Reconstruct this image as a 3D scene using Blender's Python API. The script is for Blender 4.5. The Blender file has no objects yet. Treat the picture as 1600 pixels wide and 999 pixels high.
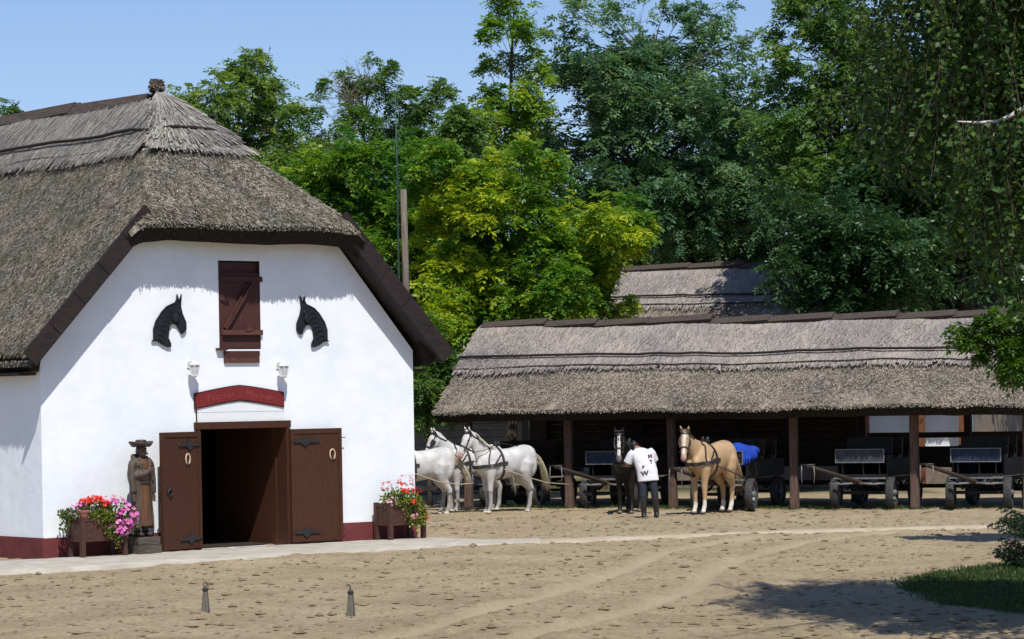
import bpy, bmesh, math, random
import numpy as np
from mathutils import Vector, Matrix, Quaternion
from mathutils.bvhtree import BVHTree

random.seed(11)
RNG = np.random.default_rng(7)
PI = math.pi
sc = bpy.context.scene
COL = sc.collection

# ------------------------------------------------------------------ camera
cam_d = bpy.data.cameras.new('camera')
cam = bpy.data.objects.new('camera', cam_d)
COL.objects.link(cam)
cam_d.sensor_width = 36.0
cam_d.lens = 99.0
cam_d.clip_start = 0.5
cam_d.clip_end = 6000.0
cam_d.shift_y = (620.0 - 499.5) / 1600.0
ROLL = math.radians(1.0)
cam.matrix_world = Matrix(((math.cos(ROLL), math.sin(ROLL), 0, 0),
                           (0, 0, -1, 0),
                           (-math.sin(ROLL), math.cos(ROLL), 0, 2.55),
                           (0, 0, 0, 1)))
sc.camera = cam

# ------------------------------------------------------------------ sky, sun, exposure
SUN_DIR = Vector((-0.245, 1.091, -1.69)).normalized()     # the way the light travels
elev = math.asin(-SUN_DIR.z)
world = bpy.data.worlds.new('World')
sc.world = world
world.use_nodes = True
wn = world.node_tree.nodes
bg = wn['Background']
sky = wn.new('ShaderNodeTexSky')
sky.sky_type = 'NISHITA'
sky.sun_disc = False
sky.sun_elevation = elev
sky.sun_rotation = math.atan2(-SUN_DIR.x, -SUN_DIR.y)
sky.altitude = 0.0
sky.air_density = 1.0
sky.dust_density = 0.25
sky.ozone_density = 7.0
tintn = wn.new('ShaderNodeMix')
tintn.data_type = 'RGBA'
tintn.blend_type = 'MULTIPLY'
tintn.inputs[0].default_value = 1.0
tintn.inputs[7].default_value = (1.02, 0.935, 1.0, 1)
world.node_tree.links.new(sky.outputs[0], tintn.inputs[6])
world.node_tree.links.new(tintn.outputs[2], bg.inputs[0])
bg.inputs[1].default_value = 0.113
sun_d = bpy.data.lights.new('sun', 'SUN')
sun_d.energy = 4.6
sun_d.angle = math.radians(0.53)
sun_d.color = (1.0, 0.955, 0.88)
sun = bpy.data.objects.new('sun', sun_d)
sun.rotation_euler = SUN_DIR.to_track_quat('-Z', 'Y').to_euler()
sun.location = (10, -20, 40)
COL.objects.link(sun)
sc.view_settings.view_transform = 'Standard'
sc.view_settings.look = 'None'
sc.view_settings.exposure = 0.12
sc.view_settings.gamma = 1.0
sc.view_settings.use_curve_mapping = False
sc.cycles.max_bounces = 6
sc.cycles.diffuse_bounces = 3
sc.cycles.transparent_max_bounces = 6

# ------------------------------------------------------------------ materials
MATS = {}
def new_mat(name):
    m = bpy.data.materials.new(name)
    m.use_nodes = True
    MATS[name] = m
    nt = m.node_tree
    return m, nt, nt.nodes, nt.links, nt.nodes['Principled BSDF']

def ramp(N, stops):
    r = N.new('ShaderNodeValToRGB')
    el = r.color_ramp.elements
    while len(el) < len(stops):
        el.new(0.5)
    for e, (p, c) in zip(el, stops):
        e.position = p
        e.color = (*c, 1)
    return r

def mat(name, c1, c2=None, scale=6.0, rough=0.8, bump=0.0, bscale=30.0, stretch=(1, 1, 1), spec=0.3, metal=0.0,
        detail=6.0, lo=0.35, hi=0.65, dist=0.02):
    """noise-mottled paint / wood / metal"""
    m, nt, N, Lk, B = new_mat(name)
    c2 = c2 or tuple(x * 0.75 for x in c1)
    tc = N.new('ShaderNodeTexCoord')
    mp = N.new('ShaderNodeMapping')
    mp.inputs['Scale'].default_value = stretch
    Lk.new(tc.outputs['Object'], mp.inputs[0])
    nz = N.new('ShaderNodeTexNoise')
    nz.inputs['Scale'].default_value = scale
    nz.inputs['Detail'].default_value = detail
    nz.inputs['Roughness'].default_value = 0.62
    Lk.new(mp.outputs[0], nz.inputs[0])
    r = ramp(N, [(lo, c1), (hi, c2)])
    Lk.new(nz.outputs[0], r.inputs[0])
    Lk.new(r.outputs[0], B.inputs['Base Color'])
    B.inputs['Roughness'].default_value = rough
    B.inputs['Specular IOR Level'].default_value = spec
    B.inputs['Metallic'].default_value = metal
    if bump:
        n2 = N.new('ShaderNodeTexNoise')
        n2.inputs['Scale'].default_value = bscale
        n2.inputs['Detail'].default_value = 5
        Lk.new(mp.outputs[0], n2.inputs[0])
        b = N.new('ShaderNodeBump')
        b.inputs['Strength'].default_value = bump
        b.inputs['Distance'].default_value = dist
        Lk.new(n2.outputs[0], b.inputs['Height'])
        Lk.new(b.outputs[0], B.inputs['Normal'])
    return m

def leaf_mat(name, stops, trans=0.35, rough=0.45, spec=0.35):
    m, nt, N, Lk, B = new_mat(name)
    at = N.new('ShaderNodeAttribute')
    at.attribute_name = 'tint'
    r = ramp(N, stops)
    Lk.new(at.outputs['Fac'], r.inputs[0])
    Lk.new(r.outputs[0], B.inputs['Base Color'])
    B.inputs['Roughness'].default_value = rough
    B.inputs['Specular IOR Level'].default_value = spec
    t = N.new('ShaderNodeBsdfTranslucent')
    mul = N.new('ShaderNodeMix')
    mul.data_type = 'RGBA'
    mul.blend_type = 'MULTIPLY'
    mul.inputs[0].default_value = 1.0
    Lk.new(r.outputs[0], mul.inputs[6])
    mul.inputs[7].default_value = (1.3, 1.35, 0.6, 1)
    Lk.new(mul.outputs[2], t.inputs[0])
    mx = N.new('ShaderNodeMixShader')
    mx.inputs[0].default_value = trans
    out = N['Material Output']
    Lk.new(B.outputs[0], mx.inputs[1])
    Lk.new(t.outputs[0], mx.inputs[2])
    Lk.new(mx.outputs[0], out.inputs[0])
    return m

def thatch_mat(name, ca, cb, cc, moss=0.0):
    m, nt, N, Lk, B = new_mat(name)
    at = N.new('ShaderNodeAttribute')
    at.attribute_name = 'tint'
    tc = N.new('ShaderNodeTexCoord')
    nz = N.new('ShaderNodeTexNoise')
    nz.inputs['Scale'].default_value = 22.0
    nz.inputs['Detail'].default_value = 8
    nz.inputs['Roughness'].default_value = 0.75
    Lk.new(tc.outputs['Object'], nz.inputs[0])
    big = N.new('ShaderNodeTexNoise')
    big.inputs['Scale'].default_value = 0.9
    big.inputs['Detail'].default_value = 5
    Lk.new(tc.outputs['Object'], big.inputs[0])
    a = N.new('ShaderNodeMath')
    a.operation = 'ADD'
    Lk.new(at.outputs['Fac'], a.inputs[0])
    Lk.new(nz.outputs[0], a.inputs[1])
    h = N.new('ShaderNodeMath')
    h.operation = 'MULTIPLY'
    h.inputs[1].default_value = 0.5
    Lk.new(a.outputs[0], h.inputs[0])
    r = ramp(N, [(0.22, ca), (0.5, cb), (0.78, cc)])
    Lk.new(h.outputs[0], r.inputs[0])
    col = r.outputs[0]
    r2 = ramp(N, [(0.35, (0.78, 0.78, 0.8)), (0.68, (1.12, 1.08, 1.02))])
    Lk.new(big.outputs[0], r2.inputs[0])
    mu = N.new('ShaderNodeMix')
    mu.data_type = 'RGBA'
    mu.blend_type = 'MULTIPLY'
    mu.inputs[0].default_value = 1.0
    Lk.new(col, mu.inputs[6])
    Lk.new(r2.outputs[0], mu.inputs[7])
    col = mu.outputs[2]
    if moss:
        n3 = N.new('ShaderNodeTexNoise')
        n3.inputs['Scale'].default_value = 1.7
        n3.inputs['Detail'].default_value = 8
        n3.inputs['Roughness'].default_value = 0.7
        Lk.new(tc.outputs['Object'], n3.inputs[0])
        r3 = ramp(N, [(0.5, (0, 0, 0)), (0.68, (moss, moss, moss))])
        Lk.new(n3.outputs[0], r3.inputs[0])
        mm = N.new('ShaderNodeMix')
        mm.data_type = 'RGBA'
        Lk.new(r3.outputs[0], mm.inputs[0])
        Lk.new(col, mm.inputs[6])
        mm.inputs[7].default_value = (0.085, 0.085, 0.04, 1)
        col = mm.outputs[2]
    Lk.new(col, B.inputs['Base Color'])
    B.inputs['Roughness'].default_value = 0.95
    B.inputs['Specular IOR Level'].default_value = 0.1
    bp = N.new('ShaderNodeBump')
    bp.inputs['Strength'].default_value = 0.9
    bp.inputs['Distance'].default_value = 0.04
    Lk.new(nz.outputs[0], bp.inputs['Height'])
    Lk.new(bp.outputs[0], B.inputs['Normal'])
    return m

M_lime = None
def lime_mat():
    m, nt, N, Lk, B = new_mat('limewash')
    tc = N.new('ShaderNodeTexCoord')
    n1 = N.new('ShaderNodeTexNoise')
    n1.inputs['Scale'].default_value = 1.3
    n1.inputs['Detail'].default_value = 7
    n1.inputs['Roughness'].default_value = 0.65
    Lk.new(tc.outputs['Object'], n1.inputs[0])
    r = ramp(N, [(0.3, (0.74, 0.78, 0.82)), (0.55, (0.82, 0.86, 0.89))])
    Lk.new(n1.outputs[0], r.inputs[0])
    n2 = N.new('ShaderNodeTexNoise')
    n2.inputs['Scale'].default_value = 7.0
    n2.inputs['Detail'].default_value = 9
    n2.inputs['Roughness'].default_value = 0.7
    Lk.new(tc.outputs['Object'], n2.inputs[0])
    r2 = ramp(N, [(0.66, (1, 1, 1)), (0.76, (0.72, 0.71, 0.68))])
    Lk.new(n2.outputs[0], r2.inputs[0])
    mu = N.new('ShaderNodeMix')
    mu.data_type = 'RGBA'
    mu.blend_type = 'MULTIPLY'
    mu.inputs[0].default_value = 0.7
    Lk.new(r.outputs[0], mu.inputs[6])
    Lk.new(r2.outputs[0], mu.inputs[7])
    Lk.new(mu.outputs[2], B.inputs['Base Color'])
    B.inputs['Roughness'].default_value = 0.9
    B.inputs['Specular IOR Level'].default_value = 0.15
    n3 = N.new('ShaderNodeTexNoise')
    n3.inputs['Scale'].default_value = 3.5
    n3.inputs['Detail'].default_value = 8
    Lk.new(tc.outputs['Object'], n3.inputs[0])
    bp = N.new('ShaderNodeBump')
    bp.inputs['Strength'].default_value = 0.35
    bp.inputs['Distance'].default_value = 0.03
    Lk.new(n3.outputs[0], bp.inputs['Height'])
    Lk.new(bp.outputs[0], B.inputs['Normal'])
    return m
M_lime = lime_mat()

def sand_mat():
    m, nt, N, Lk, B = new_mat('sand')
    tc = N.new('ShaderNodeTexCoord')
    n1 = N.new('ShaderNodeTexNoise')
    n1.inputs['Scale'].default_value = 0.55
    n1.inputs['Detail'].default_value = 9
    n1.inputs['Roughness'].default_value = 0.7
    Lk.new(tc.outputs['Object'], n1.inputs[0])
    r = ramp(N, [(0.3, (0.270, 0.210, 0.130)), (0.5, (0.345, 0.274, 0.175)), (0.7, (0.405, 0.330, 0.218))])
    Lk.new(n1.outputs[0], r.inputs[0])
    n2 = N.new('ShaderNodeTexNoise')
    n2.inputs['Scale'].default_value = 12.0
    n2.inputs['Detail'].default_value = 9
    n2.inputs['Roughness'].default_value = 0.75
    mp = N.new('ShaderNodeMapping')
    mp.inputs['Scale'].default_value = (1.0, 0.4, 1.0)
    Lk.new(tc.outputs['Object'], mp.inputs[0])
    Lk.new(mp.outputs[0], n2.inputs[0])
    r2 = ramp(N, [(0.33, (0.58, 0.56, 0.53)), (0.46, (0.97, 0.97, 0.97)), (0.66, (1.17, 1.15, 1.12))])
    Lk.new(n2.outputs[0], r2.inputs[0])
    mu = N.new('ShaderNodeMix')
    mu.data_type = 'RGBA'
    mu.blend_type = 'MULTIPLY'
    mu.inputs[0].default_value = 1.0
    Lk.new(r.outputs[0], mu.inputs[6])
    Lk.new(r2.outputs[0], mu.inputs[7])
    at = N.new('ShaderNodeAttribute')
    at.attribute_name = 'track'
    tk = N.new('ShaderNodeMix')
    tk.data_type = 'RGBA'
    Lk.new(at.outputs['Fac'], tk.inputs[0])
    Lk.new(mu.outputs[2], tk.inputs[6])
    tk.inputs[7].default_value = (0.46, 0.38, 0.25, 1)
    a2 = N.new('ShaderNodeAttribute')
    a2.attribute_name = 'turf'
    tf = N.new('ShaderNodeMix')
    tf.data_type = 'RGBA'
    Lk.new(a2.outputs['Fac'], tf.inputs[0])
    Lk.new(tk.outputs[2], tf.inputs[6])
    tf.inputs[7].default_value = (0.060, 0.075, 0.028, 1)
    Lk.new(tf.outputs[2], B.inputs['Base Color'])
    B.inputs['Roughness'].default_value = 0.95
    B.inputs['Specular IOR Level'].default_value = 0.1
    bp = N.new('ShaderNodeBump')
    bp.inputs['Strength'].default_value = 1.0
    bp.inputs['Distance'].default_value = 0.05
    Lk.new(n2.outputs[0], bp.inputs['Height'])
    Lk.new(bp.outputs[0], B.inputs['Normal'])
    return m
sand_mat()
mat('pale_path', (0.43, 0.375, 0.28), (0.34, 0.285, 0.195), scale=1.6, rough=0.95, bump=0.5, bscale=20, detail=9)
mat('concrete', (0.46, 0.43, 0.37), (0.33, 0.30, 0.24), scale=2.2, rough=0.9, bump=0.4, bscale=25, detail=9)
mat('plinth_red', (0.165, 0.036, 0.036), (0.115, 0.028, 0.03), scale=5, rough=0.75, bump=0.2)
mat('sign_red', (0.19, 0.020, 0.020), (0.15, 0.016, 0.018), scale=12, rough=0.6, bump=0.15, spec=0.3)
mat('sign_letter', (0.23, 0.034, 0.03), (0.27, 0.06, 0.045), scale=20, rough=0.6)
mat('sign_edge', (0.07, 0.012, 0.012), scale=8)
mat('door_brown', (0.072, 0.027, 0.012), (0.046, 0.017, 0.009), scale=5, stretch=(14, 14, 0.7), rough=0.6, bump=0.25, bscale=8, spec=0.25)
mat('hatch_brown', (0.075, 0.026, 0.022), (0.048, 0.018, 0.016), scale=6, stretch=(10, 10, 0.8), rough=0.65, bump=0.3, bscale=10)
mat('hatch_light', (0.11, 0.046, 0.036), (0.075, 0.03, 0.024), scale=8, rough=0.7)
mat('board_dark', (0.030, 0.020, 0.018), (0.016, 0.011, 0.010), scale=5, stretch=(1, 1, 4), rough=0.6, bump=0.3, bscale=14)
mat('ridge_wood', (0.095, 0.072, 0.058), (0.030, 0.023, 0.020), scale=5, stretch=(10, 0.8, 10), rough=0.85, bump=0.6, bscale=12)
mat('iron_black', (0.012, 0.013, 0.015), (0.022, 0.023, 0.025), scale=20, rough=0.45, spec=0.5, bump=0.2)
mat('iron_wall', (0.008, 0.010, 0.013), (0.018, 0.021, 0.026), scale=16, rough=0.6, spec=0.25, bump=0.5, bscale=24)
mat('horseshoe', (0.55, 0.42, 0.30), (0.42, 0.30, 0.20), scale=20, rough=0.5)
mat('white_paint', (0.78, 0.78, 0.76), (0.66, 0.66, 0.64), scale=9, rough=0.45)
mat('panel_white', (0.76, 0.79, 0.79), (0.70, 0.73, 0.74), scale=3, stretch=(1, 1, 6), rough=0.6, bump=0.1)
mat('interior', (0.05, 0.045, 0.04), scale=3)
mat('carved_dark', (0.050, 0.034, 0.024), (0.022, 0.016, 0.013), scale=7, stretch=(3, 3, 0.6), rough=0.5, bump=0.8, bscale=12, spec=0.4)
mat('carved_grey', (0.100, 0.075, 0.055), (0.040, 0.028, 0.022), scale=6, stretch=(4, 4, 0.5), rough=0.55, bump=0.9, bscale=10, spec=0.4)
mat('carved_brown', (0.150, 0.068, 0.030), (0.075, 0.034, 0.018), scale=5, stretch=(3, 3, 0.5), rough=0.5, bump=0.6, bscale=12, spec=0.4)
mat('carved_face', (0.120, 0.066, 0.040), (0.065, 0.036, 0.024), scale=9, rough=0.5, bump=0.5, bscale=20, spec=0.4)
mat('old_block', (0.120, 0.105, 0.082), (0.050, 0.042, 0.034), scale=6, stretch=(0.7, 6, 6), rough=0.85, bump=0.8, bscale=12)
mat('planter_wood', (0.085, 0.036, 0.026), (0.052, 0.023, 0.018), scale=7, stretch=(2, 2, 4), rough=0.6, bump=0.3, bscale=14)
mat('soil', (0.035, 0.026, 0.018), scale=15, bump=0.6)
mat('terracotta', (0.32, 0.12, 0.09), (0.24, 0.09, 0.07), scale=9)
mat('glass_pane', (0.55, 0.58, 0.6), (0.45, 0.48, 0.5), rough=0.12, spec=0.6)
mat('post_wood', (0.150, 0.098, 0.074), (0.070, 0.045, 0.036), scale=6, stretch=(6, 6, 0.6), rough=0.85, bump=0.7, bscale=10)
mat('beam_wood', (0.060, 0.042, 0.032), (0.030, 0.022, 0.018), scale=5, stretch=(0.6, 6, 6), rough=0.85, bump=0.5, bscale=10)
mat('plank_grey', (0.30, 0.27, 0.23), (0.17, 0.15, 0.125), scale=5, stretch=(0.6, 6, 8), rough=0.9, bump=0.5, bscale=10)
mat('wood_grey_pole', (0.20, 0.17, 0.135), (0.105, 0.085, 0.068), scale=5, stretch=(7, 7, 0.5), rough=0.9, bump=0.6, bscale=10)
mat('mast_green', (0.03, 0.07, 0.055), scale=8, rough=0.5)
mat('peg_grey', (0.155, 0.145, 0.115), (0.085, 0.08, 0.065), scale=8, stretch=(4, 4, 0.7), rough=0.85, bump=0.6, bscale=14)
mat('wagon_black', (0.012, 0.012, 0.013), (0.022, 0.021, 0.021), scale=9, rough=0.6, spec=0.22)
mat('wagon_blue', (0.030, 0.048, 0.078), (0.018, 0.028, 0.048), scale=5, rough=0.75, spec=0.15)
mat('wagon_grey', (0.070, 0.080, 0.090), (0.036, 0.043, 0.052), scale=7, rough=0.75, spec=0.15)
mat('wagon_steel', (0.20, 0.21, 0.22), (0.10, 0.105, 0.11), scale=12, rough=0.5, spec=0.5)
mat('seat_brown', (0.05, 0.032, 0.02), (0.028, 0.018, 0.012), scale=7, rough=0.55)
mat('tyre', (0.060, 0.060, 0.058), (0.030, 0.030, 0.030), scale=14, rough=0.85, bump=0.3, bscale=40)
mat('blue_cloth', (0.010, 0.055, 0.42), (0.006, 0.035, 0.28), scale=6, rough=0.8)
mat('leather', (0.020, 0.017, 0.015), (0.034, 0.029, 0.026), scale=20, rough=0.5, spec=0.45)
mat('rope', (0.42, 0.36, 0.26), (0.30, 0.25, 0.17), scale=30, rough=0.9)
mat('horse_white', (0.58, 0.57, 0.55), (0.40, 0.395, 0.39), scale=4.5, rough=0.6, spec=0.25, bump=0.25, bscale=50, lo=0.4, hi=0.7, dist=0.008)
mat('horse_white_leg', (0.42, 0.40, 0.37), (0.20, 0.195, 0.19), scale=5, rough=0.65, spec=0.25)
mat('horse_pink', (0.52, 0.30, 0.27), (0.36, 0.22, 0.20), scale=12, rough=0.55)
mat('horse_grey_muzzle', (0.16, 0.15, 0.15), (0.10, 0.095, 0.095), scale=12, rough=0.55)
mat('horse_tan', (0.46, 0.315, 0.175), (0.36, 0.235, 0.125), scale=3.0, rough=0.55, spec=0.3, bump=0.2, bscale=50, dist=0.008)
mat('horse_sock', (0.66, 0.62, 0.56), (0.52, 0.47, 0.40), scale=7, rough=0.65)
mat('horse_black', (0.006, 0.005, 0.005), (0.011, 0.009, 0.008), scale=4, rough=0.5, spec=0.25)
mat('thatch_under_shade', (0.030, 0.025, 0.020), (0.014, 0.012, 0.010), scale=14, rough=0.95, spec=0.1, bump=0.6, bscale=20)  # old reed below the eaves, with the eave's shade put into its colour
mat('hoof', (0.20, 0.17, 0.14), (0.12, 0.10, 0.085), scale=12, rough=0.6)
mat('eye_dark', (0.01, 0.008, 0.007), rough=0.15, spec=0.6)
mat('hair_white', (0.60, 0.57, 0.48), (0.44, 0.40, 0.31), scale=9, rough=0.6)
mat('hair_yellow', (0.56, 0.51, 0.39), (0.38, 0.31, 0.19), scale=6, rough=0.6)
mat('hair_flaxen', (0.58, 0.48, 0.32), (0.42, 0.33, 0.2), scale=9, rough=0.6)
mat('hair_black', (0.010, 0.009, 0.008), (0.02, 0.017, 0.015), scale=9, rough=0.45)
mat('skin', (0.42, 0.22, 0.15), (0.36, 0.18, 0.12), scale=9, rough=0.55)
mat('shirt_white', (0.72, 0.73, 0.75), (0.64, 0.65, 0.68), scale=5, rough=0.85, bump=0.5, bscale=9, dist=0.03)
mat('shirt_print', (0.14, 0.06, 0.07), (0.08, 0.05, 0.06), scale=30, rough=0.8)
mat('jeans', (0.030, 0.036, 0.055), (0.016, 0.019, 0.03), scale=10, rough=0.85, bump=0.4, bscale=9, dist=0.03)
mat('boot_black', (0.012, 0.012, 0.012), (0.025, 0.024, 0.024), scale=10, rough=0.4, spec=0.5)
mat('bark', (0.085, 0.068, 0.052), (0.040, 0.032, 0.026), scale=6, stretch=(5, 5, 0.7), rough=0.95, bump=0.9, bscale=10)
mat('bark_dead', (0.20, 0.16, 0.13), (0.11, 0.085, 0.07), scale=6, stretch=(5, 5, 0.7), rough=0.95)
mat('bark_birch', (0.62, 0.58, 0.53), (0.25, 0.21, 0.18), scale=4, stretch=(1, 1, 5), rough=0.8, lo=0.5, hi=0.72)
mat('clod', (0.27, 0.212, 0.125), (0.15, 0.118, 0.07), scale=12, rough=0.95, bump=0.4)
mat('fence_dark', (0.050, 0.040, 0.032), (0.028, 0.022, 0.018), scale=6, rough=0.9)
mat('wall_brown', (0.20, 0.075, 0.035), (0.13, 0.05, 0.025), scale=6, rough=0.8)
mat('brick_wall', (0.24, 0.19, 0.15), (0.15, 0.12, 0.09), scale=8, rough=0.9)
mat('straw_band', (0.030, 0.024, 0.020), (0.015, 0.012, 0.011), scale=15, rough=0.9)
thatch_mat('thatch_low', (0.030, 0.027, 0.021), (0.155, 0.140, 0.108), (0.52, 0.48, 0.40), moss=0.6)
thatch_mat('thatch_high', (0.12, 0.112, 0.10), (0.31, 0.295, 0.27), (0.54, 0.52, 0.48))
thatch_mat('thatch_shed_low', (0.055, 0.046, 0.036), (0.225, 0.195, 0.158), (0.52, 0.46, 0.38), moss=0.15)
thatch_mat('thatch_shed_high', (0.15, 0.135, 0.125), (0.315, 0.285, 0.262), (0.48, 0.44, 0.41))
leaf_mat('leaf_locust', [(0.0, (0.045, 0.125, 0.036)), (0.5, (0.115, 0.215, 0.055)), (1.0, (0.28, 0.35, 0.075))], trans=.42)
leaf_mat('leaf_yellow', [(0.0, (0.055, 0.17, 0.026)), (0.5, (0.17, 0.30, 0.030)), (1.0, (0.50, 0.54, 0.035))], trans=0.48)
leaf_mat('leaf_blue', [(0.0, (0.038, 0.110, 0.056)), (0.5, (0.110, 0.215, 0.105)), (1.0, (0.31, 0.41, 0.21))], trans=0.4)
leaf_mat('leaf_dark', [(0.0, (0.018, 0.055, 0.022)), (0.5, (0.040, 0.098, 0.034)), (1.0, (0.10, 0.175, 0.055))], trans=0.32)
leaf_mat('leaf_birch', [(0.0, (0.018, 0.050, 0.013)), (0.5, (0.050, 0.105, 0.024)), (1.0, (0.17, 0.25, 0.045))], trans=0.32, rough=0.5, spec=0.3)
leaf_mat('leaf_bright', [(0.0, (0.028, 0.080, 0.010)), (0.5, (0.070, 0.150, 0.014)), (1.0, (0.15, 0.22, 0.025))], trans=0.4)
leaf_mat('leaf_lime', [(0.0, (0.06, 0.10, 0.012)), (0.5, (0.16, 0.21, 0.02)), (1.0, (0.34, 0.38, 0.05))], trans=0.35)
leaf_mat('leaf_plant', [(0.0, (0.03, 0.055, 0.012)), (0.5, (0.075, 0.11, 0.02)), (1.0, (0.20, 0.22, 0.05))], trans=0.3)
leaf_mat('needle', [(0.0, (0.008, 0.020, 0.010)), (0.5, (0.015, 0.036, 0.016)), (1.0, (0.03, 0.06, 0.022))], trans=0.1)
leaf_mat('grass_blade', [(0.0, (0.018, 0.045, 0.008)), (0.5, (0.035, 0.075, 0.012)), (1.0, (0.09, 0.12, 0.03))], trans=0.3)
leaf_mat('petal_red', [(0.0, (0.42, 0.008, 0.010)), (0.5, (0.65, 0.015, 0.012)), (1.0, (0.75, 0.07, 0.02))], trans=0.25)
leaf_mat('petal_pink', [(0.0, (0.50, 0.05, 0.32)), (0.5, (0.68, 0.14, 0.48)), (1.0, (0.75, 0.32, 0.60))], trans=0.25)
leaf_mat('petal_pale', [(0.0, (0.50, 0.14, 0.22)), (0.5, (0.62, 0.32, 0.38)), (1.0, (0.7, 0.5, 0.52))], trans=0.25)
M = MATS

# ------------------------------------------------------------------ object helpers
def link(o, parent=None):
    COL.objects.link(o)
    if parent is not None:
        o.parent = parent
    return o

def tag(o, label=None, cat=None, group=None, kind=None):
    if label: o['label'] = label
    if cat: o['category'] = cat
    if group: o['group'] = group
    if kind: o['kind'] = kind
    return o

def empty(name, loc=(0, 0, 0), rz=0.0, label=None, cat=None, group=None):
    o = bpy.data.objects.new(name, None)
    o.empty_display_size = 0.3
    o.location = loc
    o.rotation_euler = (0, 0, rz)
    link(o)
    return tag(o, label, cat, group)

def copy_tree(o, parent=None):
    c = o.copy()
    COL.objects.link(c)
    c.parent = parent
    for ch in [x for x in bpy.data.objects if x.parent == o]:
        copy_tree(ch, c)
    return c

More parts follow.
